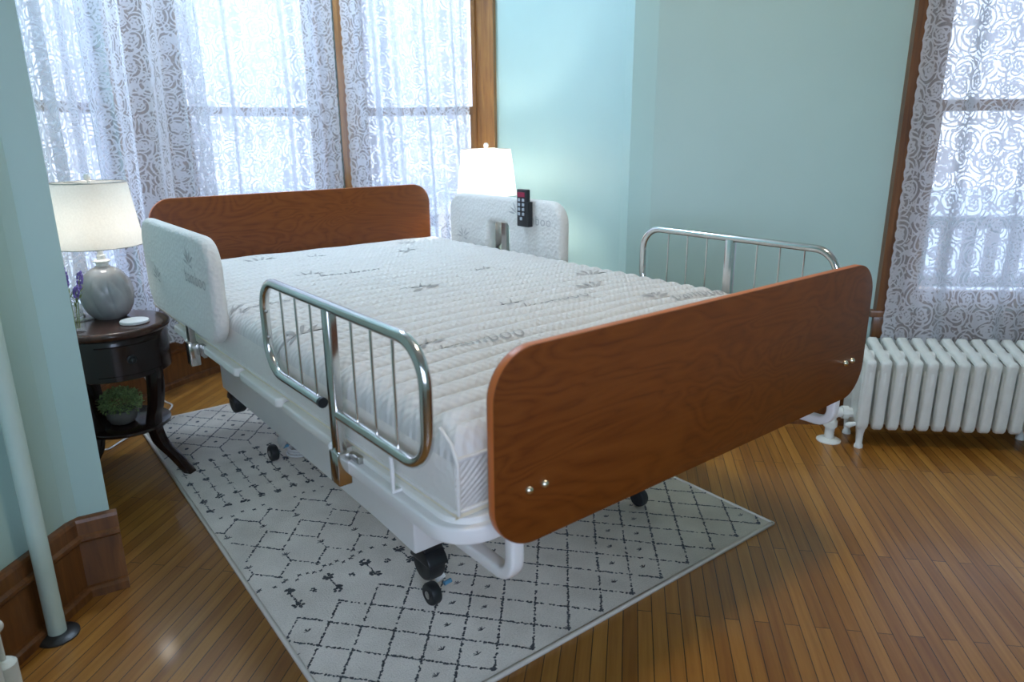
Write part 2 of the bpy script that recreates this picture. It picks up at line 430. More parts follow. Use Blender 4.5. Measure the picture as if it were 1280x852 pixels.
# walls behind the camera, with one window added to bring in fill light
E1B, E2B = -2.35, 2.72
def rot_pt(e1, e2, z): return D1 * e1 + D2 * e2 + Vector((0, 0, z))
b = MB()
for (s0, s1, z0, z1) in ((-1.4, -.45, 0, H), (-.45, 1.75, 0, .7), (-.45, 1.75, 2.2, H), (1.75, 2.9, 0, H)):
    b.prism([(s0, z0), (s1, z0), (s1, z1), (s0, z1)], E1B - .12, E1B, lambda u, v, t: rot_pt(t, u, v))
struct(b.build('wall_back', M['wall']), 'teal wall behind the viewer with an opening added for fill light', 'wall')
b = MB()
b.prism([(-2.4, 0), (2.1, 0), (2.1, H), (-2.4, H)], E2B, E2B + .12, lambda u, v, t: rot_pt(u, t, v))
struct(b.build('wall_far', M['wall']), 'teal wall closing the room on the far right', 'wall')
def flat_window(name, label, P, s0, s1, z0, z1):
    """P(s, depth, z); a frame of stiles and a meeting rail, with a pane"""
    b = MB(); fw = .06; zm = (z0 + z1) / 2
    for (a, c, e, g) in ((s0, s0 + fw, z0, z1), (s1 - fw, s1, z0, z1), (s0 + fw, s1 - fw, z0, z0 + fw), (s0 + fw, s1 - fw, z1 - fw, z1), (s0 + fw, s1 - fw, zm - .02, zm + .02)):
        b.prism([(a, e), (c, e), (c, g), (a, g)], .03, .09, lambda u, v, t: P(u, t, v))
    o = struct(b.build(name, M['oak']), label, 'window')
    g = MB(); g.prism([(s0 + fw, z0 + fw), (s1 - fw, z0 + fw), (s1 - fw, z1 - fw), (s0 + fw, z1 - fw)], .058, .062, lambda u, v, t: P(u, t, v))
    g.build('glass_pane', M['pane'], o)
flat_window('window_5', 'unseen oak window added behind the viewer to let in fill light', lambda s, t, z: rot_pt(E1B - t, s, z), -.45, 1.75, .7, 2.2)

# round bay wall with three window openings
OPEN = [(-56, -30), (-12.5, 19.5), (29.5, 60)]
BZ0, BZ1 = .46, 2.2
b = MB(); last = -116.5
for (a0, a1) in OPEN:
    bay_panel(b, last, a0, 0, H, 0, -.13)
    bay_panel(b, a0, a1, 0, BZ0, 0, -.13); bay_panel(b, a0, a1, BZ1, H, 0, -.13); last = a1
bay_panel(b, last, 123, 0, H, 0, -.13)
struct(b.build('wall_bay', M['wall']), 'curved teal wall of the round bay behind the headboard', 'wall')

labels = ['left window of the round bay behind the table lamp', 'middle window of the round bay above the headboard', 'right window of the round bay beside the second lamp']
for i, (a0, a1) in enumerate(OPEN):
    cas = MB(); cl_, cr_ = ((4.5, 8.5), (8.5, 4.8), (4.8, 6.2))[i]; cw = cl_
    for (c0, c1) in ((a0 - cl_, a0), (a1, a1 + cr_)):
        bay_panel(cas, c0, c1, BZ0 - .02, BZ1 + .10, .022, 0.)
        bay_panel(cas, c0 + .0, c0 + 1.1, BZ0 - .02, BZ1 + .10, .034, .020)
        bay_panel(cas, c1 - 1.1, c1, BZ0 - .02, BZ1 + .10, .030, .020)
    bay_panel(cas, a0, a1, BZ1, BZ1 + .10, .022, 0.)
    o = struct(cas.build('window_%d' % (i + 1), M['oak']), labels[i], 'window')
    sl = MB(); bay_panel(sl, a0 - cl_, a1 + cr_, BZ0 - .045, BZ0 - .02, .06, 0.); bay_panel(sl, a0 - cl_, a1 + cr_, BZ0 - .13, BZ0 - .045, .018, 0.)
    sl.build('window_sill', M['oak'], o)
    sa = MB(); sw = 2.0; zm = 1.31
    for (z0, z1, o0, o1) in ((BZ0, zm + .02, -.03, -.065), (zm - .02, BZ1, -.065, -.10)):
        bay_panel(sa, a0, a0 + sw, z0, z1, o0, o1); bay_panel(sa, a1 - sw, a1, z0, z1, o0, o1)
        bay_panel(sa, a0 + sw, a1 - sw, z0, z0 + .042, o0, o1); bay_panel(sa, a0 + sw, a1 - sw, z1 - .042, z1, o0, o1)
    sa.build('window_sash', M['oak'], o)
    gp = MB(); bay_panel(gp, a0 + sw, a1 - sw, BZ0 + .04, zm - .02, -.045, -.049); bay_panel(gp, a0 + sw, a1 - sw, zm + .02, BZ1 - .04, -.080, -.084)
    gp.build('glass_pane', M['pane'], o)

# right window (casing, stool, apron, sash, pane)
c = MB(); cw = .115
def rbox(mb, s0, s1, z0, z1, o0, o1): mb.prism([(s0, z0), (s1, z0), (s1, z1), (s0, z1)], o0, o1, lambda u, v, t: rw(u, t, v))
CS = WS0 - cw
for (s0, s1) in ((CS, WS0), (WS1, WS1 + cw)):
    rbox(c, s0, s1, WZ0, WZ1 + .115, 0, .022); rbox(c, s0, s0 + .022, WZ0, WZ1 + .115, .02, .036); rbox(c, s1 - .02, s1, WZ0, WZ1 + .115, .02, .03)
    rbox(c, s0 + .045, s0 + .060, WZ0, WZ1 + .115, .02, .027)
rbox(c, WS0, WS1, WZ1, WZ1 + .115, 0, .022)
wo = struct(c.build('window_4', M['dim_oak']), 'oak framed window over the radiator on the right wall', 'window')
c = MB(); rbox(c, CS - .02, WS1 + cw + .02, WZ0 - .028, WZ0, 0, .034); rbox(c, CS, WS1 + cw, WZ0 - .118, WZ0 - .028, 0, .02)
c.build('window_sill', M['dim_oak'], wo, bevel=.003)
c = MB(); zm = 1.28
for (z0, z1, o0, o1) in ((WZ0, zm + .02, -.035, -.07), (zm - .02, WZ1, -.07, -.105)):
    rbox(c, WS0, WS0 + .055, z0, z1, o0, o1); rbox(c, WS1 - .055, WS1, z0, z1, o0, o1)
    rbox(c, WS0 + .055, WS1 - .055, z0, z0 + (.07 if z0 == WZ0 else .04), o0, o1); rbox(c, WS0 + .055, WS1 - .055, z1 - .04, z1, o0, o1)
c.build('window_sash', M['oak'], wo)
c = MB(); rbox(c, WS0 + .055, WS1 - .055, WZ0 + .07, zm - .02, -.05, -.054); rbox(c, WS0 + .055, WS1 - .055, zm + .02, WZ1 - .04, -.085, -.089)
c.build('glass_pane', M['pane'], wo)

# baseboards: cap, field and shoe moulding in one profile
BB = [(0, 0), (.030, 0), (.030, .022), (.022, .028), (.013, .030), (.013, .158), (.020, .162), (.026, .170), (.026, .178), (.017, .184), (.017, .218), (.013, .226), (.006, .230), (0, .230)]
def bb_line(mb, p, q, inward):
    p = Vector((p[0], p[1], 0)); q = Vector((q[0], q[1], 0)); n = Vector(inward).normalized()
    A = [mb.vert(p + n * o + Vector((0, 0, z))) for o, z in BB]; B = [mb.vert(q + n * o + Vector((0, 0, z))) for o, z in BB]
    k = len(BB)
    for i in range(k): mb.face((A[i], A[(i + 1) % k], B[(i + 1) % k], B[i]))
    mb.face(A); mb.face(B[::-1])
b = MB(); bb_line(b, LI + D2 * .0, a_far, D2)
struct(b.build('baseboard_left', M['base_oak'], sharp=18), 'dark oak baseboard along the left wall behind the pipe', 'baseboard')
b = MB(); d = (LO - LI).normalized(); n = Vector((d.y, -d.x, 0)); bb_line(b, LI, LO + d * .016, n)
struct(b.build('baseboard_pier_left', M['base_oak'], sharp=18), 'short oak baseboard wrapping the left pier', 'baseboard')
b = MB(); rows = []
for k in range(61):
    a = -116 + 238 * k / 60
    rows.append([b.vert(bayp(a, o, z)) for o, z in BB])
for k in range(60):
    for i in range(len(BB)): b.face((rows[k][i], rows[k][(i + 1) % len(BB)], rows[k + 1][(i + 1) % len(BB)], rows[k + 1][i]))
struct(b.build('baseboard_bay', M['base_oak'], sharp=18), 'curved dark oak baseboard around the round bay', 'baseboard')
b = MB(); bb_line(b, RI, RI + D2 * 3.8, -D1)
struct(b.build('baseboard_right', M['base_oak'], sharp=18), 'dark oak baseboard behind the radiator on the right wall', 'baseboard')
b = MB(); d = (RI - RO).normalized(); n = Vector((d.y, -d.x, 0)); bb_line(b, RO - d * .01, RI, n)
struct(b.build('baseboard_pier_right', M['base_oak'], sharp=18), 'short oak baseboard across the right pier', 'baseboard')

# ------------------------------------------------------------------ lace curtains
def fold_wave(x, ph, dens):
    return (.020 * math.sin(x * 44 * dens + ph + 1.7 * math.sin(x * 7 + ph)) + .012 * math.sin(x * 83 * dens + 2 * ph + 1.1 * math.sin(x * 11)))
def curtain(name, label, place, length, z0, z1, ph, dens=1., flip=False, full=1.35, amp=1., scal=True):
    mb = MB(); nx = max(40, int(length * 150)); nz = 140; ids = []
    for i in range(nx + 1):
        x = length * i / nx; col = []
        for j in range(nz + 1):
            z = z0 + (z1 - z0) * j / nz
            u = (length - x if flip else x) * full
            e = 0.
            if scal and u < .05: e = .0075 * (abs(math.sin(z * 68)) ** .7 - .6) * (1 - u / .05)          # scalloped free edge
            sway = .012 * math.sin(z * 2.1 + ph + x * 3)
            edge = min(1., x / .06, (length - x) / .06) if scal else 1.
            off = edge * fold_wave(x + .02 * math.sin(z * 1.3 + ph), ph, dens) * amp * (1.0 + .25 * (z1 - z) / (z1 - z0))
            xx = x + (e if flip else -e) + sway * (0 if (x < .02 or x > length - .02) else 1) * .6
            zz = z + (.006 * math.sin(x * 150) if j == 0 else 0)
            col.append(mb.vert(place(xx, off, zz), (u, z + ph)))
        ids.append(col)
    for i in range(nx):
        for j in range(nz): mb.face((ids[i][j], ids[i + 1][j], ids[i + 1][j + 1], ids[i][j + 1]))
    return tag(mb.build(name, M['lace'], fixn=False, sharp=180), label, 'curtain')
def bay_place(a0, gap=.105):
    def f(x, off, z):
        a = a0 + math.degrees(x / 1.10); return bayp(a, gap + off, z)
    return f
def arclen(a0, a1): return R_(a1 - a0) * 1.10
G_ = 'lace curtains'
curtain('lace_curtain', 'white lace curtain at the bay\'s left window behind the lamp with grey base', bay_place(-66), arclen(-66, -39.5), .27, 2.3, .4, 1., True)['group'] = G_
curtain('lace_curtain', 'bunched white lace curtain between the left and middle bay windows, above the headboard\'s left corner', bay_place(-49, .165), arclen(-49, -11.0), .27, 2.3, 2.1, .75, False, 1.6, 1.2)['group'] = G_
curtain('lace_curtain', 'white lace curtain over the middle bay window, above the headboard', bay_place(-14.0, .095), arclen(-14.0, 24.2), .27, 2.3, 3.3, .9, True, 1.35, 1.15)['group'] = G_
curtain('lace_curtain', 'white lace curtain over the right bay window, beside the wide oak casing', bay_place(26.5), arclen(26.5, 60.8), .27, 2.3, 5.2, .95, False, 1.35, 1.35)['group'] = G_
def rplace(x, off, z): return rw(WS0 - .092 + x, .058 + off * .5, z)
curtain('lace_curtain', 'white lace curtain at the right wall\'s window above the radiator', rplace, 1.10, .30, 2.3, 6.6, .8, False, 1.2, .95)['group'] = G_
# rods that carry the curtains (above the picture)
b = MB(); b.tube([bayp(a, .105, 2.31) for a in range(-66, 63, 3)], .008)
tag(b.build('curtain_rod', M['brass']), 'curved rod carrying the bay curtains', 'curtain rod')
b = MB(); b.tube([rw(WS0 - .08, .075, 2.31), rw(WS1 + .1, .075, 2.31)], .008)
tag(b.build('curtain_rod', M['brass']), 'straight rod carrying the right window\'s curtain', 'curtain rod')

# ------------------------------------------------------------------ outside
b = MB(); b.box((3, 3, -1.2), (60, 60, .1))
o = b.build('ground_outside', M['ground']); struct(o, 'pale ground outside the windows', 'ground')
pr = thing('porch_railing', 'white porch railing with balusters outside the right window', 'railing', D1 * 3.6 + D2 * .6 + Vector((0, 0, -1.15)))
def pp(s, t, z): return D1 * (3.6 + t) + D2 * s + Vector((0, 0, z))
def pbox(mb, s0, s1, z0, z1, t0, t1): mb.prism([(s0, z0), (s1, z0), (s1, z1), (s0, z1)], t0, t1, lambda u, v, t: pp(u, t, v))
RT, RB = .62, .26
c = MB(); pbox(c, -1.2, 4.6, RT, RT + .07, -.05, .05); c.build('top_rail', M['outside_white'], pr, pr.location)
c = MB(); pbox(c, -1.2, 4.6, RB, RB + .06, -.03, .03); c.build('bottom_rail', M['outside_white'], pr, pr.location)
for k in range(42):
    c = MB(); s = -1.1 + k * .135; pbox(c, s, s + .055, RB + .06, RT, -.025, .025); c.build('baluster', M['outside_white'], pr, pr.location)
for s in (-1.25, 1.7, 4.6):
    c = MB(); pbox(c, s, s + .12, -1.15, RT + .16, -.06, .06); c.build('post', M['outside_white'], pr, pr.location)
b = MB(); pbox(b, -1.4, 5, -.2, .12, -1.45, .15)
struct(b.build('porch_floor_outside', M['porch']), 'brown porch floor below the right window', 'floor')

# ------------------------------------------------------------------ the bed
W = 1.234
bed = thing('adjustable_bed', 'white framed adjustable bed with cherry wood end boards and chrome half rails', 'bed', (.617, 1.08, .008))
BL = bed.location.copy()
def part(mb, name, mats, parent=None, **kw): return mb.build(name, mats, parent or bed, BL, **kw)
def xz(y0): return lambda u, v, t: (u, t, v)

def board(name, z0, z1, y0, y1):
    mb = MB(); pts = rrect(0, W, z0, z1, .085, 12)
    n = len(pts)
    lo = [mb.vert((u, y0, v)) for u, v in pts]; hi = [mb.vert((u, y1, v)) for u, v in pts]
    mb.face(lo); mb.face(hi[::-1]); mb.mi = 1
    for k in range(n): mb.face((lo[k], lo[(k + 1) % n], hi[(k + 1) % n], hi[k]))
    return part(mb, name, [M['cherry'], M['cherry_edge']], bevel=.0025)
fb = board('footboard', .516, .870, 0, .021)
fb['label'] = 'cherry wood footboard with two pairs of silver bolts'
for x in (.069, .104, 1.129, 1.163):
    mb = MB(); ax = Matrix.Rotation(R_(90), 3, 'X')
    mb.lathe([(.0001, .009), (.004, .0085), (.0075, .005), (.008, 0), (.008, -.001)], (x, -.0002, .620), 16, ax)
    mb.build('bolt', M['brass'], fb, BL)
hb = board('headboard', .610, .966, 2.12, 2.141)

# sleeping deck: three overhanging panels and a rounded bar frame at the foot
X0, X1 = -.048, 1.282
for (y0, y1) in ((1.135, 1.78), (.828, 1.112), (.505, .803)):
    mb = MB(); mb.prism(rrect(X0, X1, y0, y1, .018, 5), .540, .566, lambda u, v, t: (u, v, t))
    part(mb, 'deck_panel', M['deck_plastic'], bevel=.006, seg=3)
mb = MB(); mb.prism(rrect(X0 + .012, X1 - .012, .058, .49, .06, 6), .550, .5645, lambda u, v, t: (u, v, t))
part(mb, 'deck_panel', M['deck_plastic'], bevel=.004)
mb = MB()
path = [(X0 + .006, .52)] + [(x, y) for x, y in arc2(X0 + .076, .125, .07, 180, 270, 8)] + [(x, y) for x, y in arc2(X1 - .076, .125, .07, 270, 360, 8)] + [(X1 - .006, .52)]
def ribbon(mb, path, w, z0, z1):
    n = len(path); rows = []
    for i, (x, y) in enumerate(path):
        a = Vector(path[max(i - 1, 0)]); c_ = Vector(path[min(i + 1, n - 1)]); t = (c_ - a).normalized(); nn = Vector((-t.y, t.x)) * w * .5
        p = Vector((x, y))
        rows.append([mb.vert((p.x + s * nn.x, p.y + s * nn.y, z)) for s, z in ((-1, z0), (1, z0), (1, z1), (-1, z1))])
    for i in range(n - 1):
        for q in range(4): mb.face((rows[i][q], rows[i][(q + 1) % 4], rows[i + 1][(q + 1) % 4], rows[i + 1][q]))
    mb.face(rows[0]); mb.face(rows[-1][::-1])
ribbon(mb, path, .026, .520, .552)
part(mb, 'foot_frame_bar', M['white_metal'], bevel=.005, seg=3)
# long side beams with the cross beams between them
for (x0, x1) in ((.098, .200), (1.034, 1.136)):
    mb = MB(); mb.prism([(.440, .520), (.440, .262), (.62, .272), (1.81, .290), (1.81, .520)], x0, x1, lambda u, v, t: (t, u, v))
    part(mb, 'side_beam', M['white_metal'], bevel=.006, seg=3)
for y in (.50, 1.15, 1.72):
    mb = MB(); mb.box((.617, y, .44), (.84, .06, .12)); part(mb, 'cross_beam', M['white_metal'], bevel=.005)
for s in (0, 1):
    x = .066 if s == 0 else W - .066
    for (yy, yd) in ((.034, 1), (2.106, -1)):          # mounting bars that carry the end boards
        mb = MB(); zc = .432; r = .038
        pts = [(x, yy + yd * .245, zc + .02), (x, yy + yd * .20, zc), (x, yy + yd * r, zc)]
        pts += [(x, yy + yd * (r - r * math.sin(R_(q))), zc + r - r * math.cos(R_(q))) for q in range(15, 91, 15)]
        pts += [(x, yy, .66)]
        mb.tube(pts, .021, 4, sx=1.0, sy=.82, ph=R_(45))
        part(mb, 'mounting_bar', M['white_metal'], bevel=.006, seg=3)
    # wire mattress retainer on the deck edge
    xr = X0 - .004 if s == 0 else X1 + .004
    mb = MB(); mb.tube([(xr + (.03 if s == 0 else -.03), .245, .556), (xr, .245, .556), (xr, .245, .60), (xr, .247, .625)], .0045, 8)
    part(mb, 'mattress_retainer', M['white_metal'])

def wheel_mb(c, r, w, hub=True):
    mb = MB(); ax = Matrix.Rotation(R_(90), 3, 'Y')
    h = w / 2; e = r * .22
    mb.lathe([(r * .35, -h * .85), (r * .75, -h), (r - e * .4, -h + e * .25), (r, -h + e), (r, h - e), (r - e * .4, h - e * .25), (r * .75, h), (r * .35, h * .85)], c, 28, ax)
    return mb
# transport wheels under the beam ends, each with a hood
for (x, y, z) in ((.162, .486, .196), (W - .162, .486, .196), (.162, 1.86, .205), (W - .162, 1.86, .205)):
    wh = part(wheel_mb((x, y, z), .043, .046), 'transport_wheel', M['black_rubber'])
    mb = MB(); ax = Matrix.Rotation(R_(90), 3, 'Y')
    hood = [(.047 * math.cos(R_(q)), .047 * math.sin(R_(q))) for q in range(10, 171, 10)]
    hood = [(-.047, .075), (.047, .075)] + hood if False else hood
    mb.prism(hood, x - .027, x + .027, lambda u, v, t: (t, y + u, z + v))
    mb.box((x, y, z + .065), (.05, .05, .05))
    mb.build('wheel_hood', M['black_plastic'], wh, BL, bevel=.004)
# legs with casters
def leg(x, yc, ytop):
    sgn = 1 if ytop > yc else -1
    mb = MB(); a = Vector((x + .012, yc, .066)); d = Vector((x + .012, ytop, .40)); t = (d - a).normalized(); n = Vector((0, -t.z, t.y))
    pts = [a - n * .020, a + n * .020, d + n * .028, d - n * .028]
    lo = [mb.vert(p + Vector((-.007, 0, 0))) for p in pts]; hi = [mb.vert(p + Vector((.007, 0, 0))) for p in pts]
    mb.face(lo); mb.face(hi[::-1])
    for k in range(4): mb.face((lo[k], lo[(k + 1) % 4], hi[(k + 1) % 4], hi[k]))
    lg = part(mb, 'leg', M['white_metal'], bevel=.002)
    out = -1 if x < .6 else 1
    w = wheel_mb((x - .018 if x < .6 else x + .018, yc, .0385), .0305, .030).build('caster_wheel', M['black_rubber'], lg, BL)
    ax = Matrix.Rotation(R_(90), 3, 'Y')
    mb = MB(); mb.lathe([(.010, -.002), (.011, .0), (.007, .0015), (.0001, .002)], ((x - .018 - .0155) if x < .6 else (x + .018 + .0155), yc, .0385), 18, ax if out > 0 else Matrix.Rotation(R_(-90), 3, 'Y')); mb.build('axle_cap', M['steel'], lg, BL)
    mb = MB(); mb.tube([(x + .02, yc, .050), (x + .042, yc, .052)], .006, 12); mb.build('brake_pin', M['blue_pin'], lg, BL)
for x in (.232, W - .232):
    leg(x, .565, .92); leg(x, 1.675, 1.32)
for (y, z) in ((.90, .385), (1.34, .385)):
    mb = MB(); mb.tube([(.25, y, z), (W - .25, y, z)], .014, 12); part(mb, 'leg_crossbar', M['white_metal'])

# chrome half rails
def side_rail(x, y0, y1, yp, sp, side):
    """side: -1 the bed's left, +1 its right"""
    zt, zb, r = .874, .652, .011; cr = .072
    post = MB(); post.box((x, yp, .69), (.020, .030, .37))
    rp = part(post, 'side_rail', M['chrome'], bevel=.003)
    rp['label'] = 'chrome half rail with six thin bars beside the mattress'
    def tub(pts, name): mb = MB(); mb.tube(pts, r, 16); return mb.build(name, M['chrome'], rp, BL)
    capy = yp + .068
    pts = [(x, y, z) for y, z in [(capy, zb + .004), (y1 - cr, zb + .004)] + arc2(y1 - cr, zb + cr + .004, cr, -90, 0, 10)[1:] + arc2(y1 - cr, zt - cr, cr, 0, 90, 10) + arc2(y0 + cr, zt - cr, cr, 90, 180, 10) + arc2(y0 + cr, zb + cr, cr, 180, 270, 10) + [(yp - .014, zb + .002)]]
    tub(pts, 'rail_tube')
    mb = MB(); mb.tube([(x, capy + .004, zb + .004), (x, capy - .006, zb + .004)], .0114, 16); mb.build('end_cap', M['black_plastic'], rp, BL)
    for y in sp:
        mb = MB(); mb.tube([(x, y, zb + .008), (x, y, zt - .006)], .0028, 8); mb.build('spindle', M['chrome'], rp, BL)
    mb = MB(); mb.box((x, yp, .535), (.030, .040, .072)); mb.build('post_sleeve', M['chrome'], rp, BL, bevel=.003)
    mb = MB(); mb.box((x - side * .022, yp - .034, .548), (.012, .034, .038)); mb.box((x - side * .026, yp - .01, .548), (.026, .014, .03)); mb.build('rail_bracket', M['steel'], rp, BL, bevel=.002)
    mb = MB(); mb.ball((x, yp + .030, .568), .011, .012, .011); mb.build('release_knob', M['white_metal'], rp, BL)
    for zz in (.800, .738): mb = MB(); mb.ball((x, y1 - .006, zz), .006, .007, .007); mb.build('stop_rivet', M['steel'], rp, BL)
side_rail(-.062, .098, .800, .446, (.690, .611, .534, .352, .276, .199), -1)
side_rail(1.296, .130, .832, .478, (.722, .643, .566, .384, .308, .231), 1)

# padded head rails
def padded_rail(x0, x1, y0, y1, z0, z1, yp, hole, side, label):
    mb = MB()
    if hole:
        h0, h1, hz = hole
        pts = arc2(y1 - .03, z0 + .03, .03, -90, 0, 5) + arc2(y1 - .085, z1 - .085, .085, 0, 90, 10) + arc2(y0 + .085, z1 - .085, .085, 90, 180, 10) + arc2(y0 + .03, z0 + .03, .03, 180, 270, 5)
        pts += [(h0, z0)] + arc2(h0 + .022, hz - .022, .022, 180, 90, 5) + arc2(h1 - .022, hz - .022, .022, 90, 0, 5) + [(h1, z0)]
    else:
        pts = rrect(y0, y1, z0, z1, .085, 10)
    mb.prism(pts, x0, x1, lambda u, v, t: (t, u, v))
    o = part(mb, 'padded_rail', M['pad_fabric'], bevel=.018, seg=4, sharp=70)
    o['label'] = label
    xm = (x0 + x1) / 2
    mb = MB(); mb.box((xm, yp, .69), (.018, .032, .34)); mb.build('post', M['steel'], o, BL, bevel=.002)
    mb = MB(); mb.box((xm, yp, .536), (.030, .042, .075)); mb.build('post_sleeve', M['chrome'], o, BL, bevel=.003)
    mb = MB(); mb.box((xm - side * .022, yp - .035, .548), (.012, .036, .04)); mb.box((xm - side * .026, yp - .01, .548), (.026, .014, .03)); mb.build('rail_bracket', M['steel'], o, BL, bevel=.002)
    mb = MB(); mb.ball((xm, yp + .032, .566), .012, .013, .012); mb.build('release_knob', M['white_metal'], o, BL)
    return o
padL = padded_rail(-.088, -.045, 1.125, 1.872, .630, .932, 1.478, None, -1, 'rail with a quilted white padded cover beside the left nightstand')
padR = padded_rail(1.247, 1.297, 1.205, 1.975, .600, .936, 1.585, (1.535, 1.675, .826), 1, 'rail with a quilted white padded cover and a slot, carrying the remote')

# ------------------------------------------------------------------ mattress
MX0, MX1, MY0, MY1, MZ0, MZ1 = -.032, 1.238, .066, 2.092, .5665, .722
mat = thing('mattress', 'white quilted bamboo print mattress lying on the bed frame', 'mattress', (.603, 1.08, MZ0))
ML = mat.location.copy()
def topz(x, y):
    d = min(x - MX0, MX1 - x, y - MY0, MY1 - y); r = .050
    z = MZ1 + .012 * min(1, max(0, d) / .25)
    if d < r: z -= r - math.sqrt(max(0, r * r - (r - max(d, 0)) ** 2))
    yy = y + .006 * math.sin(x * 5.1 + y * 2) + .004 * math.sin(x * 13)
    q = abs(math.sin(math.pi * yy / .0585))
    z += (.0200 * (q ** .5) - .0130) * min(1, max(0, d) / .05)
    z += .0016 * math.sin(x * 24 + y * 9) * math.sin(y * 31 + x * 4) * min(1, max(0, d) / .06)
    return z
mb = MB(); nx, ny = 96, 520
def spaced(a, c, n, edge=.055, k=10):
    # finer near both ends so that the rounded edge is smooth
    o = [a + edge * (1 - math.cos(math.pi / 2 * i / k)) for i in range(k)]
    mid = [a + edge + (c - a - 2 * edge) * i / n for i in range(n + 1)]
    return o + mid + [a + c - q for q in reversed(o)]
xs, ys = spaced(MX0, MX1, nx), spaced(MY0, MY1, ny)
ids = [[mb.vert((x, y, topz(x, y))) for y in ys] for x in xs]
for i in range(len(xs) - 1):
    for j in range(len(ys) - 1): mb.face((ids[i][j], ids[i + 1][j], ids[i + 1][j + 1], ids[i][j + 1]))
rim = [ids[i][0] for i in range(len(xs))] + [ids[-1][j] for j in range(1, len(ys))] + [ids[i][-1] for i in range(len(xs) - 2, -1, -1)] + [ids[0][j] for j in range(len(ys) - 2, 0, -1)]
lens = [len(xs), len(ys) - 1, len(xs) - 1, len(ys) - 2]
prev = rim; zr = MZ1 - .05
for lv, (z, bul) in enumerate(((zr - .012, .002), (zr - .035, .004), (zr - .06, .003), (zr - .075, .001), (MZ0 + .015, 0.), (MZ0, -.006))):
    cur = []
    for k, vi in enumerate(rim):
        x, y, _ = mb.v[vi]
        ox = (x - .603) / .635; oy = (y - 1.079) / 1.013
        dx = bul * (1 if ox > .999 else -1 if ox < -.999 else 0); dy = bul * (1 if oy > .999 else -1 if oy < -.999 else 0)
        cur.append(mb.vert((x + dx, y + dy, z)))
    for k in range(len(rim)):
        k2 = (k + 1) % len(rim)
        y0_, y1_ = mb.v[rim[k]][1], mb.v[rim[k2]][1]
        mb.mi = 2 if (y0_ < MY0 + 1e-4 and y1_ < MY0 + 1e-4) else 1
        if lv >= 5: mb.mi = 3
        mb.face((prev[k], prev[k2], cur[k2], cur[k]))
    prev = cur
mb.mi = 1; mb.face(prev[::-1]); mb.mi = 0
mb.build('ticking', [M['quilt'], M['mat_side'], M['mat_foot'], M['band']], mat, ML, sharp=60)
def rounded_loop(z, o, r=.03, n=6):
    return [(x, y, z) for x, y in rrect(MX0 - o, MX1 + o, MY0 - o, MY1 + o, .008, 3)]
mb = MB(); mb.tube(rounded_loop(MZ0 + .017, .001), .0036, 8, closed=True)
mb.build('piping', M['mat_side'], mat, ML)
mb = MB()
for s in ((MX0 + .002, MX0 + .105) , (MX1 - .105, MX1 - .002)):
    for x in s: mb.tube([(x, MY0 - .003, MZ0 + .012), (x, MY0 - .006, .64), (x, MY0 - .004, .675), (x, MY0 + .012, .703), (x, MY0 + .045, .722)], .0035, 8)
mb.tube([(MX0 + .004, MY0 - .002, .680), (.603, MY0 - .004, .680), (MX1 - .004, MY0 - .002, .680)], .0035, 8)
mb.build('corner_seam', M['mat_side'], mat, ML)

# printed words and bamboo leaf sprigs
def text_points(body, size):
    cu = bpy.data.curves.new('t', 'FONT'); cu.body = body; cu.size = size; cu.resolution_u = 3; cu.space_character = 1.08; cu.offset = -.0004
    ob = bpy.data.objects.new('t', cu); COL.objects.link(ob)
    bpy.context.view_layer.update()
    me = ob.evaluated_get(bpy.context.evaluated_depsgraph_get()).to_mesh()
    bm = bmesh.new(); bm.from_mesh(me)
    bmesh.ops.triangulate(bm, faces=bm.faces)
    bmesh.ops.subdivide_edges(bm, edges=[e for e in bm.edges if e.calc_length() > .008], cuts=4)
    bmesh.ops.triangulate(bm, faces=bm.faces)
    bm.verts.index_update()
    v = [tuple(q.co) for q in bm.verts]; f = [tuple(q.index for q in p.verts) for p in bm.faces]
    bm.free(); ob.evaluated_get(bpy.context.evaluated_depsgraph_get()).to_mesh_clear()
    bpy.data.objects.remove(ob); bpy.data.curves.remove(cu)
    return v, f
TV, TF = text_points('bamboo', .062)
def leaf2(mb, p, ang, ln, wd, put):
    n = 7; up = []; dn = []
    for k in range(n + 1):
        t = k / n; w = wd * math.sin(math.pi * t ** .8) * .5
        for s, L_ in ((1, up), (-1, dn)):
            L_.append((p[0] + ln * t * math.cos(ang) - s * w * math.sin(ang), p[1] + ln * t * math.sin(ang) + s * w * math.cos(ang)))
    U = [mb.vert(put(*q)) for q in up]; Dn = [mb.vert(put(*q)) for q in dn]
    for k in range(n): mb.face((U[k], U[k + 1], Dn[k + 1], Dn[k]))
def sprig(mb, x, y, s, put):
    for (dx, dy, a, l) in ((0, 0, 28, .050), (.004, .008, 62, .040), (-.004, .006, 118, .036), (-.004, 0, 152, .050), (.01, -.004, 8, .046), (-.03, -.012, 10, .03)):
        leaf2(mb, (x + dx * s, y + dy * s), R_(a), l * s, .008 * s, put)
topput = lambda u, v: (u, v, topz(u, v) + .0030)
def word(mb, x, y, rot, put):
    c_, s_ = math.cos(rot), math.sin(rot); base = len(mb.v)
    for (a, b_, _) in TV: mb.vert(put(x + a * c_ - b_ * s_, y + a * s_ + b_ * c_))
    for f in TF: mb.face([base + k for k in f])
ROT = R_(-4)
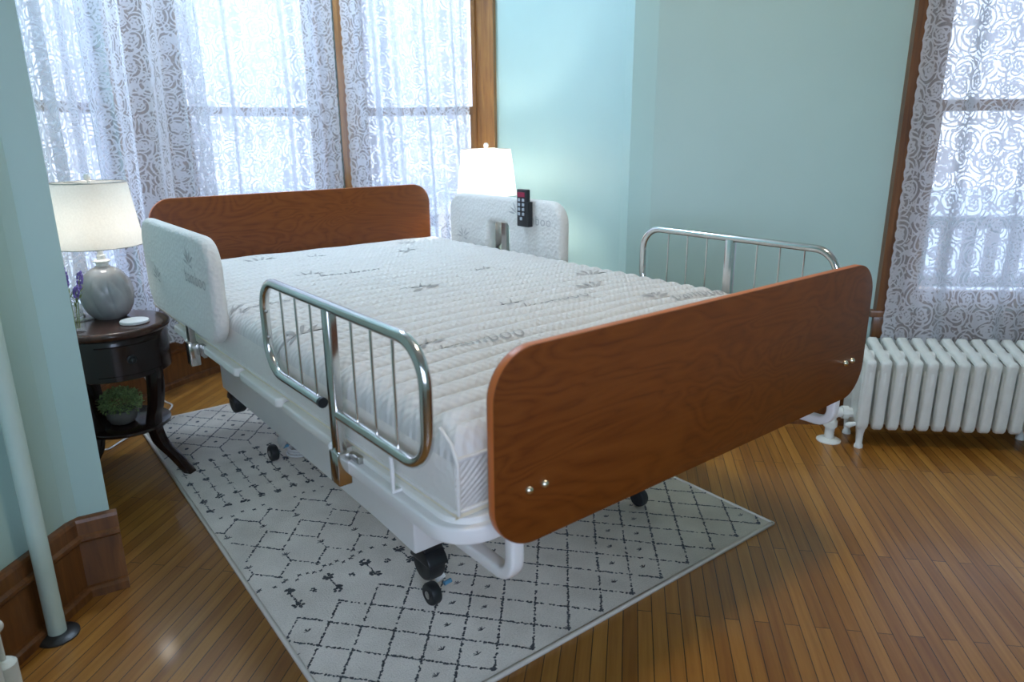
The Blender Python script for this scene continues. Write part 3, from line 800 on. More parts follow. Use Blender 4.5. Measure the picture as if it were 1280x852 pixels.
for (mt, x, y, sp) in (('print', .345, 1.40, 1), ('print', .600, .620, 1), ('print', .200, .430, 1), ('print_faint', -.010, 1.135, 1), ('print_faint', .50, 1.80, 0), ('print_faint', .84, 1.15, 0), ('print_faint', .97, .42, 1), ('print_faint', .95, 1.88, 0)):
    if sp: mb = MB(); word(mb, x, y, ROT, topput); mb.build('printed_word', M[mt], mat, ML, fixn=False)
    mb = MB(); sprig(mb, x - .012 if sp else x, y + (.062 if sp else 0), 1., topput); mb.build('printed_leaf_sprig', M[mt], mat, ML, fixn=False)
for (x, y) in ((.50, 1.02), (.845, 1.67), (.315, 1.87), (1.08, .86), (.02, .80), (.93, .70), (.28, .14), (.72, .16)):
    mb = MB(); sprig(mb, x, y, 1.35, topput); mb.build('printed_leaf_sprig', M['print' if x < .9 else 'print_faint'], mat, ML, fixn=False)
# the same print on the padded covers
TV2 = [(a * .92, b_ * .92, 0) for a, b_, _ in TV]
def padput(side):
    if side > 0: return lambda u, v: (1.247 - .0012, u, v)
    return lambda u, v: (-.088 - .0012, u, v)
mb = MB(); pw = padput(1); base = len(mb.v)
for (a, b_, _) in TV2: mb.vert(pw(1.462 - a, .838 + b_))
for f in TF: mb.face([base + k for k in f])
mb.build('printed_word', M['print_faint'], padR, BL, fixn=False)
for (y, z) in ((1.475, .878), (1.86, .745)): mb = MB(); sprig(mb, y, z, 1., pw); mb.build('printed_leaf_sprig', M['print_faint'], padR, BL, fixn=False)
mb = MB(); pw = padput(-1); base = len(mb.v)
for (a, b_, _) in TV2: mb.vert(pw(1.36 - a, .79 + b_))
for f in TF: mb.face([base + k for k in f])
mb.build('printed_word', M['print_faint'], padL, BL, fixn=False)
for (y, z) in ((1.30, .85), (1.70, .75)): mb = MB(); sprig(mb, y, z, 1., pw); mb.build('printed_leaf_sprig', M['print_faint'], padL, BL, fixn=False)

# ------------------------------------------------------------------ remote on the right padded rail
rc = thing('remote_control', 'black bed remote with grey buttons hung on the right padded rail', 'remote control', (1.228, 1.405, .83))
RL = Vector((1.232, 1.405, .83))
def rbx(c, d): mb = MB(); mb.box(c, d); return mb
rbx((1.232, 1.408, .904), (.022, .060, .148)).build('body', M['black_plastic'], rc, RL, bevel=.004, seg=3)
rbx((1.236, 1.382, .880), (.026, .024, .100)).build('clip', M['black_plastic'], rc, RL, bevel=.003)
rbx((1.2203, 1.410, .957), (.002, .044, .018)).build('display', M['red_label'], rc, RL)
for r_ in range(5):
    for c_ in range(2):
        if r_ == 4 and c_ == 1: continue
        y = 1.410 if r_ == 4 else 1.423 - .026 * c_
        rbx((1.2203, y, .936 - .0185 * r_), (.003, .013, .012)).build('button', M['button'], rc, RL, bevel=.001)
# ------------------------------------------------------------------ rug
ROT_R = R_(-1.3); RO2 = Vector((-.155, .255))
RU = Vector((math.cos(ROT_R), math.sin(ROT_R))); RV = Vector((-RU.y, RU.x))
RWID, RLEN, RTH = 1.418, 2.142, .008
rug = MB(); rng = random.Random(3)
def rp(u, v, z): p = RO2 + RU * u + RV * v; return (p.x, p.y, z)
rug.prism(rrect(0, RWID, 0, RLEN, .006, 3), .0004, RTH, lambda u, v, t: rp(u, v, t))
rug.mi = 2
for (u0, u1, v0, v1) in ((-.004, .007, -.004, RLEN + .004), (RWID - .007, RWID + .004, -.004, RLEN + .004), (0, RWID, -.004, .007), (0, RWID, RLEN - .007, RLEN + .004)):
    rug.prism([(u0, v0), (u1, v0), (u1, v1), (u0, v1)], .0003, RTH + .0014, lambda u, v, t: rp(u, v, t))
rug.mi = 1
ZI = [RTH + .0004]
def dab(u, v, w, h, ang):
    if not (.008 < u < RWID - .008 and .008 < v < RLEN - .008): return
    ids = []; n = 6; ph = rng.random() * 6
    for k in range(n):
        a = 2 * math.pi * k / n + ph; q = rng.uniform(.6, 1.15)
        x = w * math.cos(a) * q; y = h * math.sin(a) * q
        ids.append(rug.vert(rp(u + x * math.cos(ang) - y * math.sin(ang), v + x * math.sin(ang) + y * math.cos(ang), ZI[0] + rng.random() * .0003)))
    rug.face(ids)
def fade(u, v):
    return .5 + .5 * math.sin(u * 5.1 + 1.3 * math.sin(v * 4)) * math.sin(v * 3.7 + 1.1 * math.sin(u * 3) + 1)
def stroke(a, c, w=.0042, keep=.93):
    a = Vector(a); c = Vector(c); n = max(2, int((c - a).length / .0052)); ang = math.atan2(c.y - a.y, c.x - a.x)
    for k in range(n + 1):
        p = a + (c - a) * (k / n)
        if rng.random() > keep - .24 * (1 - fade(p.x, p.y)): continue
        ww = w * rng.uniform(.45, 1.25)
        dab(p.x + rng.gauss(0, .0009), p.y + rng.gauss(0, .0009), .0042, ww, ang + rng.gauss(0, .3))
def rose(u, v, s):
    for k in range(14):
        a = rng.random() * 6.28; q = s * math.sqrt(rng.random()); dab(u + q * math.cos(a), v + q * math.sin(a), s * .42, s * .36, a)
def hatch(u, v, s):
    for k in range(5):
        a = R_(20 + 36 * k + rng.gauss(0, 8)); dab(u + s * .5 * math.cos(a), v + s * .5 * math.sin(a), s * .5, s * .12, a)
    dab(u, v, s * .4, s * .2, 0)
def cross(u, v, s): s *= 1.25; dab(u, v, s, s * .28, .7); dab(u, v, s, s * .28, -.8)
def lattice(v0, rows, hu, hv, u0, close):
    n = int(RWID / hu) + 2
    for m in range(rows):
        for k in range(n):
            a = (u0 + k * hu, v0 + m * hv); s = 1 if (k + m) % 2 == 0 else -1
            if s > 0: stroke(a, (u0 + (k + 1) * hu, v0 + (m + 1) * hv))
            else: stroke((a[0], v0 + (m + 1) * hv), (u0 + (k + 1) * hu, v0 + m * hv))
# front lattice
HU, HV = .0573, .0655
lattice(.021, 7, HU, HV, .0020, True)
for m in range(1, 7):
    for k in range(25):
        if (k + m) % 2 == 1 and (k * 7 + m * 3) % 5 < 2: hatch(.0020 + HU * k, .021 + HV * m, .013)
for k in range(13): rose(.0020 + HU * 2 * k, .024, .007)
# bar-bells with rows of small marks on each side
PU = .1115
for k in range(13):
    u = .081 + PU * k
    rose(u, .531, .0145); rose(u, .597, .0145); stroke((u, .54), (u, .588), .0035, 1.2)
    rose(u + PU / 2, .565, .009)
for k in range(40):
    cross(.02 + k * .0372, .655 - .012 * (k % 3 == 1), .008); 
# middle hexagon and diamond band, mirrored about v = .875
HM = .0548; U0 = .0305
for side in (1, -1):
    f = lambda d: .875 + side * d
    for k in range(-1, 27):
        a = U0 + HM * (k); b_ = U0 + HM * (k + 1)
        if k % 2 == 0: stroke((a, f(.134)), (b_, f(.195)))
        else: stroke((a, f(.195)), (b_, f(.134)))
    for k in range(0, 27, 2): 
        stroke((U0 + HM * k, f(.108)), (U0 + HM * k, f(.134)), .003, .8); hatch(U0 + HM * k, f(.098), .016)
    for k in range(1, 27, 2): rose(U0 + HM * k, f(.197), .007)
    for k in range(42):
        if rng.random() < .8: cross(.015 + k * .0345, f(.225 + .012 * (k % 2)), .0075)
lattice(.875 - .0665, 2, HM, .0665, U0, True); lattice(.875 - .0665, 2, HM, .0665, U0 - 2 * HM, True) if False else None
# strings of roses
for k in range(25):
    u = .035 + .0567 * k
    off = .008 * (k % 2)
    for j in range(6):
        v = 1.178 + .0797 * j + off
        if j in (0, 3, 5) or rng.random() < .6: rose(u, v, .0128)
        else: hatch(u, v, .014)
        if j < 5: stroke((u, v + .012), (u, v + .068), .0026, .8)
# far hexagons and diamond lattice with square centres
for k in range(-1, 27):
    a = U0 + HM * k + .012; b_ = a + HM
    if k % 2 == 0: stroke((a, 1.732), (b_, 1.675))
    else: stroke((a, 1.675), (b_, 1.732))
for k in range(1, 27, 2): stroke((U0 + HM * k + .012, 1.675), (U0 + HM * k + .012, 1.628), .003, 1.)
lattice(1.742, 6, HM, .0665, U0 + .0145, True)
for k in range(0, 27):
    for v in (1.742, 1.875, 2.008):
        if k % 2 == 1:
            u = U0 + .0145 + HM * k + HM * (0)
            if (k // 2) % 2 == 0 or True:
                dab(u, v, .010, .010, .78); dab(u, v, .008, .010, 0)
o = rug.build('area_rug', [M['rug'], M['rug_ink'], M['rug_edge']], fixn=False, sharp=50)
tag(o, 'pale grey rug with dark diamond lattice and rose strings under the bed', 'rug')

# ------------------------------------------------------------------ nightstands
def nightstand(cx, cy, zt, label, az0, rad=.215):
    t = thing('nightstand', label, 'nightstand', (cx, cy, 0), 'round nightstands beside the bed'); TL = t.location.copy()
    dp = .145
    mb = MB(); mb.lathe([(rad - .012, zt - .028), (rad - .004, zt - .022), (rad, zt - .014), (rad, zt - .008), (rad - .006, zt - .001), (rad - .02, zt), (.0001, zt)], TL, 56)
    mb.build('tabletop', M['table_top'], t, TL, sharp=70)
    mb = MB(); mb.lathe([(rad - .018, zt - .028 - dp), (rad - .012, zt - .024 - dp), (rad - .012, zt - .04), (rad - .018, zt - .0285)], TL, 56)
    mb.build('apron', M['dark_wood'], t, TL)
    # drawer front: a slightly proud curved panel with a ring pull
    azd = az0 + 30
    mb = MB(); rows = []
    for k in range(17):
        a = R_(azd - 34 + 68 * k / 16); row = []
        for (q, z) in ((rad - .014, zt - .155), (rad - .0085, zt - .150), (rad - .0085, zt - .050), (rad - .014, zt - .045)):
            row.append(mb.vert((cx + q * math.sin(a), cy + q * math.cos(a), z)))
        rows.append(row)
    for k in range(16):
        for q in range(3): mb.face((rows[k][q], rows[k][q + 1], rows[k + 1][q + 1], rows[k + 1][q]))
    dr = mb.build('drawer', M['dark_wood'], t, TL)
    a = R_(azd); p = Vector((cx + (rad - .004) * math.sin(a), cy + (rad - .004) * math.cos(a), zt - .098))
    n = Vector((math.sin(a), math.cos(a), 0)); s = Vector((n.y, -n.x, 0)); up = Vector((0, 0, 1))
    ax = Matrix((s, up, s.cross(up))).transposed()
    if ax.col[2].dot(n) < 0: ax = Matrix((-s, up, n)).transposed()
    mb = MB(); mb.lathe([(.016, -.005), (.016, .002), (.012, .004), (.007, .002), (.007, .014), (.010, .018), (.007, .022), (.0001, .023)], p, 22, ax); mb.build('knob', M['iron'], dr, TL)
    # shelf
    sr = rad - .042
    mb = MB(); mb.lathe([(.0001, .172), (sr - .008, .172), (sr, .178), (sr, .186), (sr - .006, .191), (.0001, .191)], TL, 48)
    mb.build('shelf', M['dark_wood'], t, TL)
    prof = [(zt - .035, rad - .034, .018), (zt - .12, rad - .034, .019), (zt - .17, rad - .034, .024), (zt - .23, rad - .038, .024), (zt - .30, rad - .050, .022), (.225, rad - .064, .020), (.19, rad - .070, .022), (.155, rad - .066, .020), (.11, rad - .048, .021), (.06, rad + .004, .018), (.02, rad + .040, .016), (.0, rad + .058, .014)]
    # smooth the profile
    pr_ = []
    for i in range(len(prof) - 1):
        p0 = prof[max(i - 1, 0)]; p1 = prof[i]; p2 = prof[i + 1]; p3 = prof[min(i + 2, len(prof) - 1)]
        for k in range(4):
            u = k / 4
            pr_.append(tuple(.5 * (2 * p1[q] + (p2[q] - p0[q]) * u + (2 * p0[q] - 5 * p1[q] + 4 * p2[q] - p3[q]) * u * u + (3 * p1[q] - p0[q] - 3 * p2[q] + p3[q]) * u ** 3) for q in range(3)))
    pr_.append(prof[-1])
    for j in range(3):
        a = R_(az0 + (0, 98, 186)[j]); n = Vector((math.sin(a), math.cos(a), 0)); s = Vector((n.y, -n.x, 0)); mb = MB(); rows = []
        zlift = .009 if (j == 0 and cx < 0) else 0.
        for (z, r, h) in pr_:
            z = z + zlift * max(0, 1 - z / .2)
            c_ = TL + n * r; w = .016 + h * .12
            rows.append([mb.vert(c_ + n * u * h + s * v * w + Vector((0, 0, z))) for u, v in ((-1, -1), (1, -1), (1, 1), (-1, 1))])
        for i in range(len(rows) - 1):
            for q in range(4): mb.face((rows[i][q], rows[i][(q + 1) % 4], rows[i + 1][(q + 1) % 4], rows[i + 1][q]))
        mb.face(rows[0]); mb.face(rows[-1][::-1])
        mb.build('leg', M['dark_wood'], t, TL, bevel=.003)
    return t
TZ = .562
nightstand(-.208, 1.975, TZ, 'round espresso nightstand with curved legs left of the headboard', 144, .192)
nightstand(1.53, 2.03, .640, 'round espresso nightstand hidden behind the right padded rail, under the second lamp', 232, .185)

# ------------------------------------------------------------------ lamps
def lamp(x, y, z, label, watts):
    t = thing('table_lamp', label, 'lamp', (x, y, z), 'bedside table lamps'); TL = t.location.copy()
    def wob(a, h):                                         # overlapping carved petals
        u = min(max((h - .012) / .150, 0), 1); k = math.sin(math.pi * u) ** .5
        p1 = (a * 9 / (2 * math.pi) + u * .9) % 1.; p2 = (a * 9 / (2 * math.pi) + u * .9 + .5) % 1.
        lim = math.sqrt(max(0, 1 - u * 1.15))
        b1 = max(0, 1 - ((p1 - .5) / (.52 * max(lim, .01))) ** 2) if u < .85 else 0
        return 1 + .050 * k * (b1 ** .5 if b1 > 0 else 0) - .036 * k
    prof = [(.048, 0), (.054, .004), (.054, .010)]
    for k in range(0, 31):
        u = k / 30; ang = R_(-60 + 131 * u)
        prof.append((.086 * math.cos(ang) ** .85 + .001, .086 + .092 * math.sin(ang) / math.sin(R_(66))))
    prof += [(.026, .184), (.024, .188)]
    mb = MB(); mb.lathe(prof, TL, 160, wob=wob); mb.build('base', M['grey_ceramic'], t, TL, sharp=75)
    mb = MB(); mb.lathe([(.021, .186), (.020, .199), (.024, .201), (.029, .203), (.029, .207), (.022, .210), (.014, .211), (.014, .226), (.010, .228), (.010, .29)], TL, 28); mb.build('neck', M['white_ceramic'], t, TL)
    zb, zt_, rb, rt = .262, .480, .146, .119
    mb = MB(); seg = 56; A = []; B = []
    rings = [(rb, zb), (rb - (rb - rt) * .33, zb + (zt_ - zb) * .33), (rb - (rb - rt) * .66, zb + (zt_ - zb) * .66), (rt, zt_), (rt - .0025, zt_), (rb - .0025, zb)]
    vs = [[mb.vert(TL + Vector((r * math.cos(2 * math.pi * k / seg), r * math.sin(2 * math.pi * k / seg), h))) for k in range(seg)] for r, h in rings]
    for i in range(3):
        for k in range(seg): mb.face((vs[i][k], vs[i][(k + 1) % seg], vs[i + 1][(k + 1) % seg], vs[i + 1][k]))
    sh = mb.build('shade', M['shade'], t, TL, fixn=True, sharp=60)
    for (r, h) in ((rb, zb), (rt, zt_)):
        mb = MB(); mb.tube([TL + Vector((r * math.cos(2 * math.pi * k / 48), r * math.sin(2 * math.pi * k / 48), h)) for k in range(48)], .0016, 6, closed=True)
        mb.build('shade_trim', M['steel'], sh, TL)
    mb = MB()
    for k in range(3):
        a = 2 * math.pi * k / 3; mb.tube([TL + Vector((0, 0, zt_ - .008)), TL + Vector((rt * math.cos(a), rt * math.sin(a), zt_ - .002))], .0015, 6)
    mb.tube([TL + Vector((.0, .0, .285)), TL + Vector((.045, 0, .31)), TL + Vector((.045, 0, .40)), TL + Vector((0, 0, zt_ - .008))], .0018, 6)
    mb.build('harp', M['steel'], t, TL)
    mb = MB(); mb.lathe([(.004, zt_ - .008), (.004, zt_ + .006), (.010, zt_ + .008), (.013, zt_ + .017), (.009, zt_ + .027), (.0001, zt_ + .030)], TL, 20); mb.build('finial', M['white_ceramic'], t, TL)
    bm_, bt, bo = nt('lamp_bulb')
    em = N(bt, 'ShaderNodeEmission'); em.inputs[0].default_value = (1, .93, .85, 1); em.inputs[1].default_value = watts
    L(bt, em.outputs[0], bo.inputs[0])
    mb = MB(); mb.ball(TL + Vector((0, 0, .325)), .028, .028, .036, 14, 9); bu = mb.build('bulb', bm_, t, TL)
    return t
lamp1 = lamp(-.188, 2.060, TZ, 'lit table lamp with grey ceramic base on the left nightstand', 13)
lamp(1.525, 2.05, .640, 'lit table lamp with white shade behind the right padded rail', 110)

# ------------------------------------------------------------------ things on the left nightstand
mb = MB(); mb.lathe([(.040, 0), (.047, .002), (.048, .007), (.046, .011), (.0001, .011)], (-.142, 1.905, TZ), 36)
tag(mb.build('coaster', M['white_ceramic'], base=(-.142, 1.905, TZ)), 'round white coaster on the left nightstand\'s top', 'coaster')
va = thing('vase', 'small clear glass vase of lavender on the left nightstand', 'vase', (-.316, 1.888, TZ)); VL = va.location.copy()
mb = MB(); mb.lathe([(.021, 0), (.024, .003), (.024, .06), (.021, .085), (.024, .10), (.0225, .10), (.0195, .085), (.022, .06), (.022, .012), (.0001, .012)], VL, 28); mb.build('glass_body', M['vase_glass'], va, VL)
sp_lab = ['tallest lavender sprig in the glass vase', 'lavender sprig leaning towards the lamp', 'low lavender sprig at the front of the vase']
for i, (dx, dy, h, lean) in enumerate(((-.012, .004, .205, (-.006, .0)), (.010, .0, .185, (.030, .015)), (-.002, -.008, .150, (.012, -.03)))):
    t = thing('lavender_sprig', sp_lab[i], 'flower', VL + Vector((dx * .5, dy * .5, .014)), 'lavender sprigs in the vase'); SL = t.location.copy()
    top = SL + Vector((lean[0], lean[1], h)); mb = MB(); mb.tube([SL, SL + (top - SL) * .5 + Vector((lean[0] * -.2, 0, 0)), top], .0014, 6); mb.build('stem', M['stem'], t, SL)
    mb = MB(); rg = random.Random(i)
    for k in range(40):
        u = k / 39; c_ = SL + (top - SL) * (1 - .30 * u); a = rg.random() * 6.28; q = .0075 * (.35 + .65 * math.sin(math.pi * (.15 + .8 * u)))
        mb.ball(c_ + Vector((q * math.cos(a), q * math.sin(a), 0)), .0034, .0034, .0048, 6, 4)
    mb.build('blossom', M['lavender'], t, SL)
    mb = MB()
    for k in range(9):
        a = rg.random() * 6.28; p = SL + (top - SL) * rg.uniform(.42, .66); d = Vector((math.cos(a) * .6, math.sin(a) * .6, .8)); s = Vector((-math.sin(a), math.cos(a), 0)); l = rg.uniform(.025, .042)
        q = [p, p + d * l * .5 + s * .0035, p + d * l, p + d * l * .5 - s * .0035]
        mb.face([mb.vert(w) for w in q])
    mb.build('leaves', M['stem'], t, SL, fixn=False)
# boxwood ball on the shelf
pl = thing('potted_plant', 'small round green plant in a grey pot on the nightstand\'s shelf', 'plant', (-.222, 1.952, .191)); PL = pl.location.copy()
mb = MB(); mb.lathe([(.028, 0), (.040, .006), (.050, .024), (.052, .042), (.048, .052), (.043, .052), (.044, .042), (.0001, .040)], PL, 32); mb.build('pot', M['pot_grey'], pl, PL)
mb = MB(); rg = random.Random(11); CC = PL + Vector((0, 0, .078))
for k in range(1700):
    z = rg.uniform(-.45, 1); a = rg.random() * 6.28; q = math.sqrt(1 - min(z * z, 1)); d = Vector((q * math.cos(a), q * math.sin(a), z))
    rr = rg.uniform(.55, 1.05); p = CC + Vector((d.x * .070, d.y * .070, d.z * .052)) * rr
    n = (d + Vector((rg.gauss(0, .5), rg.gauss(0, .5), rg.gauss(0, .5)))).normalized(); s = n.cross(Vector((rg.gauss(0, 1), rg.gauss(0, 1), rg.gauss(0, 1)))).normalized(); l = rg.uniform(.006, .011)
    q_ = [p - s * .0022, p + n * l * .6 - s * .003, p + n * l, p + n * l * .6 + s * .003, p + s * .0022]
    mb.face([mb.vert(w) for w in q_])
mb.build('foliage', M['leaf'], pl, PL, fixn=False)

# wall outlet with plug and the lamp's cord on the bay wall; coil of cord under the bed
def bf(a, off, z): return bayp(a, off, z)
oa = -40
ot = thing('wall_outlet', 'white wall outlet low on the bay baseboard behind the left nightstand', 'outlet', bf(oa, .02, .17))
OL = ot.location.copy()
mb = MB(); bay_panel(mb, oa - 2, oa + 2, .150, .245, .030, .017); mb.build('face_plate', M['white_metal'], ot, OL, bevel=.002)
mb = MB(); bay_panel(mb, oa - 1.1, oa + 1.1, .180, .215, .060, .0305); plug = mb
mb = MB(); pts = [bf(oa, .066, .195), bf(oa + .6, .085, .17), bf(oa + 2, .09, .12), bf(oa + 3.5, .10, .06), bf(oa + 4.5, .13, .008), bf(oa + 2, .20, .006), bf(oa - 8, .22, .006), bf(oa - 20, .17, .008), bf(oa - 27, .12, .03), bf(oa - 28, .10, .25), bf(oa - 28, .11, .50), bf(oa - 27, .15, .565), (-.30, 2.06, TZ + .004), (-.235, 2.07, TZ + .004)]
def smooth_path(P, n=5):
    P = [Vector(p) for p in P]; o_ = []
    for i in range(len(P) - 1):
        a, b_, c_, d_ = P[max(i - 1, 0)], P[i], P[i + 1], P[min(i + 2, len(P) - 1)]
        for k in range(n):
            u = k / n; o_.append(.5 * (2 * b_ + (c_ - a) * u + (2 * a - 5 * b_ + 4 * c_ - d_) * u * u + (3 * b_ - a - 3 * c_ + d_) * u ** 3))
    return o_ + [P[-1]]
mb.tube(smooth_path(pts), .0035, 8)
cord = mb.build('power_cord', M['cord'], lamp1, lamp1.location)
plug.build('power_plug', M['cord'], cord, lamp1.location)
mb = MB(); pts = []
for k in range(90):
    a = k / 90 * 2 * math.pi * 4.5; r = .045 + .012 * math.sin(a * .37 + 1); pts.append((.335 + r * math.cos(a) * 1.25, 1.665 + r * math.sin(a), .014 + .004 * (k / 12) * .9))
mb.tube(pts, .0045, 8)
cc = tag(mb.build('coiled_cord', M['cord']), 'coil of white cord lying on the rug under the bed', 'cord')
ps = MB(); ps.box((.36, 1.665, .066), (.07, .045, .036))
tag(ps.build('power_adapter', M['white_metal'], bevel=.006, seg=3), 'white power adapter on the coiled cord under the bed', 'adapter')

# ------------------------------------------------------------------ radiators
def radiator(org, along, out, n, label, valve_end, pitch=.0555):
    """org: floor point under the front face of the first section; along: direction of the row; out: towards the room"""
    t = thing('radiator', label, 'radiator', org, None); TL = t.location.copy(); dep = .19
    def P(s, d, z): return TL + along * s - out * d + Vector((0, 0, z))      # d measured back from the front
    for k in range(n):
        s = k * pitch; mb = MB()
        out_ = [(0, .110), (.003, .092), (.012, .080), (.026, .078), (.038, .088), (.050, .096), (.064, .084), (.080, .076), (.110, .076), (.126, .084), (.140, .094), (.152, .084), (.166, .079), (.180, .086), (.187, .105),
                (.188, .372), (.187, .390), (.181, .403), (.170, .408), (.158, .405), (.142, .398), (.124, .393), (.108, .390), (.094, .384), (.078, .382), (.060, .379), (.042, .371), (.030, .365), (.020, .364), (.008, .363), (-.001, .357), (-.004, .346), (0, .330)]
        m_ = len(out_); nrm = []
        for q in range(m_):
            (ax_, az_), (bx_, bz_) = out_[q - 1], out_[(q + 1) % m_]; tx, tz = bx_ - ax_, bz_ - az_; l_ = math.hypot(tx, tz); nrm.append((-tz / l_, tx / l_))
        rings = []
        for (so, ins) in ((-.0200, .0120), (-.0190, .0065), (-.0165, .0025), (-.0120, 0.), (.0120, 0.), (.0165, .0025), (.0190, .0065), (.0200, .0120)):
            rings.append([mb.vert(P(s + so, u + nx_ * ins * (1.5 if v > .34 else 1), v + nz_ * ins * (1.5 if v > .34 else 1))) for (u, v), (nx_, nz_) in zip(out_, nrm)])
        for a_, b_ in zip(rings, rings[1:]):
            for q in range(m_): mb.face((a_[q], a_[(q + 1) % m_], b_[(q + 1) % m_], b_[q]))
        mb.face(rings[0][::-1]); mb.face(rings[-1])
        for d in (.022, .095, .166):                       # raised ribs down the sides
            mb.tube([P(s, d, .11), P(s, d, .135), P(s, d, .315), P(s, d, .34)], [.012, .0228, .0228, .012], 14, sx=1., sy=1.)
        if k < n - 1:
            for z in (.118, .350): mb.tube([P(s, .10, z), P(s + pitch, .10, z)], .024, 14)
        se = mb.build('radiator_section', M['rad_paint'], t, TL, sharp=70)
        if k in (0, n - 1):
            for d in (.024, .160):
                lm = MB(); lm.tube([P(s, d, .10), P(s, d + .004, .055), P(s, d, .018), P(s, d, .010), P(s, d, .0)], [.021, .014, .012, .016, .016], 14)
                lm.build('foot', M['rad_paint'], se, TL)
    if valve_end == 2:
        mb = MB(); mb.tube([P(-.095, .08, .10), P(-.095, .08, .175), P(-.095, .08, .185)], [.023, .023, .012], 16); mb.tube([P(-.095, .08, .18), P(-.095, .08, .25)], .006, 10); mb.ball(P(-.095, .08, .262), .015, .015, .014); mb.build('valve', M['rad_paint'], t, TL)
    if valve_end:
        sx = -.095
        mb = MB(); mb.tube([P(-.018, .08, .122), P(-.034, .08, .122), P(-.035, .08, .122), P(-.058, .08, .122)], [.020, .020, .027, .027], 8)
        mb.tube(smooth_path([P(-.055, .08, .122), P(-.078, .08, .120), P(sx, .08, .105), P(sx, .08, .085), P(sx, .08, .055)], 4), .0205, 16)
        mb.tube([P(sx, .08, .085), P(sx, .08, .062)], .026, 16); mb.tube([P(sx, .08, .07), P(sx, .08, .004)], .018, 16)
        mb.lathe([(.046, 0), (.046, .004), (.034, .010), (.022, .013)], P(sx, .08, 0), 28)
        mb.build('supply_pipe', M['rad_paint'], t, TL)
        mb = MB(); mb.tube([P(-.02, .03, .095), P(-.045, .028, .09), P(-.058, .028, .088)], [.008, .012, .006], 10); mb.build('bleed_valve', M['rad_paint'], t, TL)
    return t
radiator(Vector((2.022, .316, 0)), D2, -D1, 13, 'white cast iron column radiator below the right window', True)
radiator(LI - D1 * .55 + D2 * .265, -D1, D2, 8, 'white cast iron radiator with ball valve at the lower left corner', 2)

# standing heating pipe by the left wall
pi = thing('heating_pipe', 'pale green vertical heating pipe with black floor flange by the left wall', 'pipe', (-.572, 1.060, 0)); QL = pi.location.copy()
mb = MB(); mb.tube([QL + Vector((0, 0, .006)), QL + Vector((0, 0, H - .002))], .0205, 24); mb.build('pipe', M['pipe_paint'], pi, QL)
mb = MB(); mb.lathe([(.048, .0), (.048, .004), (.040, .009), (.024, .012), (.0215, .012)], QL, 32); mb.build('floor_flange', M['iron'], pi, QL)

# ------------------------------------------------------------------ ceiling lamps added for fill (above the picture)
def added_ceiling_lamp(x, y, col, power, label):
    cl = thing('added_ceiling_lamp', label, 'lamp', (x, y, H - .09), 'added ceiling fill lamps'); CL = cl.location.copy()
    mb = MB(); mb.lathe([(.17, .09), (.17, .07), (.16, .06), (.0001, .06)], CL, 40); mb.build('canopy', M['brass'], cl, CL)
    gm, gt, go = nt('fill_lamp_glow'); em = N(gt, 'ShaderNodeEmission'); em.inputs[0].default_value = col + (1,); em.inputs[1].default_value = power; L(gt, em.outputs[0], go.inputs[0])
    mb = MB(); mb.lathe([(.15, .06), (.155, .045), (.13, .018), (.08, .004), (.0001, 0)], CL, 40); mb.build('diffuser', gm, cl, CL)
added_ceiling_lamp(.9, -.1, (1, .86, .70), 29., 'unseen ceiling lamp added for fill over the middle of the room')  # added warm top light for the rug and the foot of the bed
added_ceiling_lamp(.62, 2.1, (.60, .77, 1.), 70., 'unseen bluish ceiling lamp added to brighten the bay')  # added so the bay brightens without washing out the windows

# ------------------------------------------------------------------ daylight
w = bpy.data.worlds.new('overcast_sky'); SC.world = w; w.use_nodes = True
t = w.node_tree; t.nodes.clear(); wo_ = t.nodes.new('ShaderNodeOutputWorld'); bg = t.nodes.new('ShaderNodeBackground')
tc = t.nodes.new('ShaderNodeTexCoord'); sp = t.nodes.new('ShaderNodeSeparateXYZ'); L(t, tc.outputs['Generated'], sp.inputs[0])
cr = ramp(t, sp.outputs[2], [(.0, (.68, .77, 1.)), (.5, (.60, .74, 1.))])
L(t, cr, bg.inputs[0]); L(t, bg.outputs[0], wo_.inputs[0])
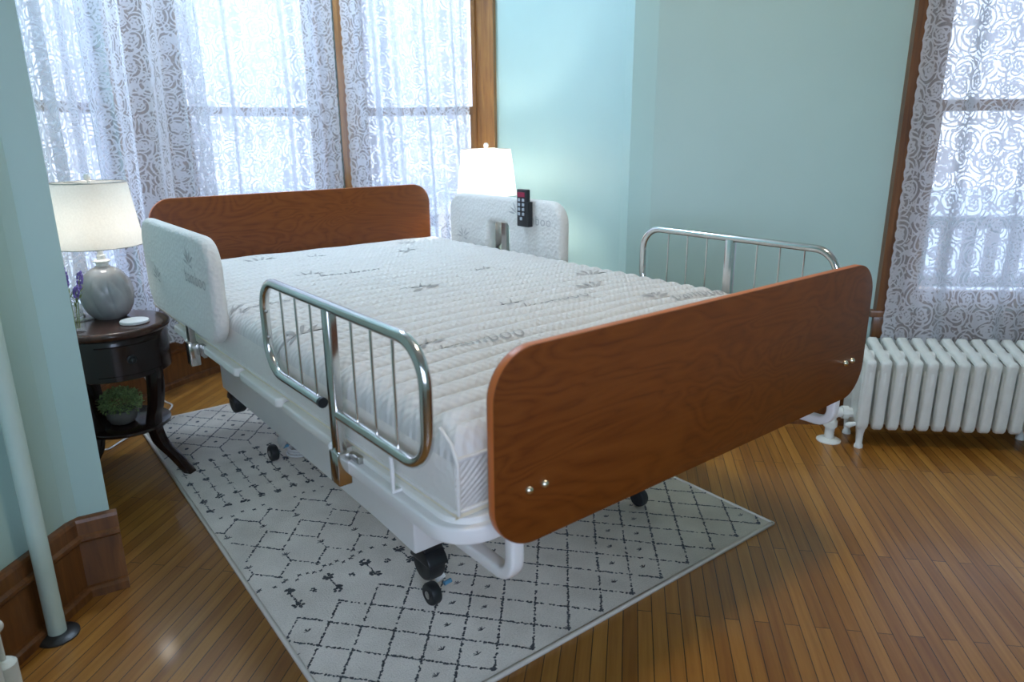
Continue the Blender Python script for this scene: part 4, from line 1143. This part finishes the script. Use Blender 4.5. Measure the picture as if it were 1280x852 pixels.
# glow added behind the viewer: that half of the sky is brightened for fill
vd = N(t, 'ShaderNodeVectorMath', operation='DOT_PRODUCT'); L(t, tc.outputs['Generated'], vd.inputs[0]); vd.inputs[1].default_value = Vector((-.62, -.62, .48)).normalized()
gl_ = math_(t, 'POWER', math_(t, 'MAXIMUM', vd.outputs['Value'], 0.), 3.)
L(t, math_(t, 'MULTIPLY_ADD', gl_, FILL_GLOW, SKY), bg.inputs[1])
def portal(name, c, n, sx, sy):
    li = bpy.data.lights.new(name, 'AREA'); li.shape = 'RECTANGLE'; li.size = sx; li.size_y = sy
    li.cycles.is_portal = True
    o = bpy.data.objects.new(name, li); COL.objects.link(o); o.location = c
    o.rotation_euler = Vector(n).to_track_quat('-Z', 'Y').to_euler()
for (a0, a1) in OPEN:
    a = (a0 + a1) / 2; c_ = bayp(a, -.16, (BZ0 + BZ1) / 2); portal('window_portal', c_, (-math.sin(R_(a)), -math.cos(R_(a)), 0), R_(a1 - a0) * 1.3, BZ1 - BZ0)
portal('window_portal', rw((WS0 + WS1) / 2, -.17, (WZ0 + WZ1) / 2), -D1, WS1 - WS0, WZ1 - WZ0)
portal('window_portal', rot_pt(E1B - .16, .65, 1.45), D1, 2.2, 1.5)

# ------------------------------------------------------------------ camera
cd = bpy.data.cameras.new('camera'); cam = bpy.data.objects.new('camera', cd); COL.objects.link(cam)
F, YAW, PIT, ROL = 890.04, .6745, .2837, -.0084
fw = Vector((math.sin(YAW) * math.cos(PIT), math.cos(YAW) * math.cos(PIT), -math.sin(PIT)))
ri = Vector((math.cos(YAW), -math.sin(YAW), 0)); up = ri.cross(fw)
r2 = ri * math.cos(ROL) + up * math.sin(ROL); u2 = -ri * math.sin(ROL) + up * math.cos(ROL)
m4 = Matrix((r2, u2, -fw)).transposed().to_4x4(); m4.translation = Vector((-.6218, -.824, 1.1925))
cam.matrix_world = m4
cd.sensor_width = 36.; cd.lens = F / 1280 * 36.; cd.clip_start = .05
cd.dof.use_dof = True; cd.dof.focus_distance = 2.1; cd.dof.aperture_fstop = 3.5
SC.camera = cam
vs = SC.view_settings
SC.display_settings.display_device = 'sRGB'
vs.view_transform = 'Standard'; vs.look = 'None'; vs.gamma = 1.; vs.exposure = 1.05; vs.use_curve_mapping = False
SC.cycles.use_denoising = True
SC.cycles.max_bounces = 10; SC.cycles.diffuse_bounces = 5; SC.cycles.transparent_max_bounces = 24
SC.cycles.sample_clamp_indirect = 6.
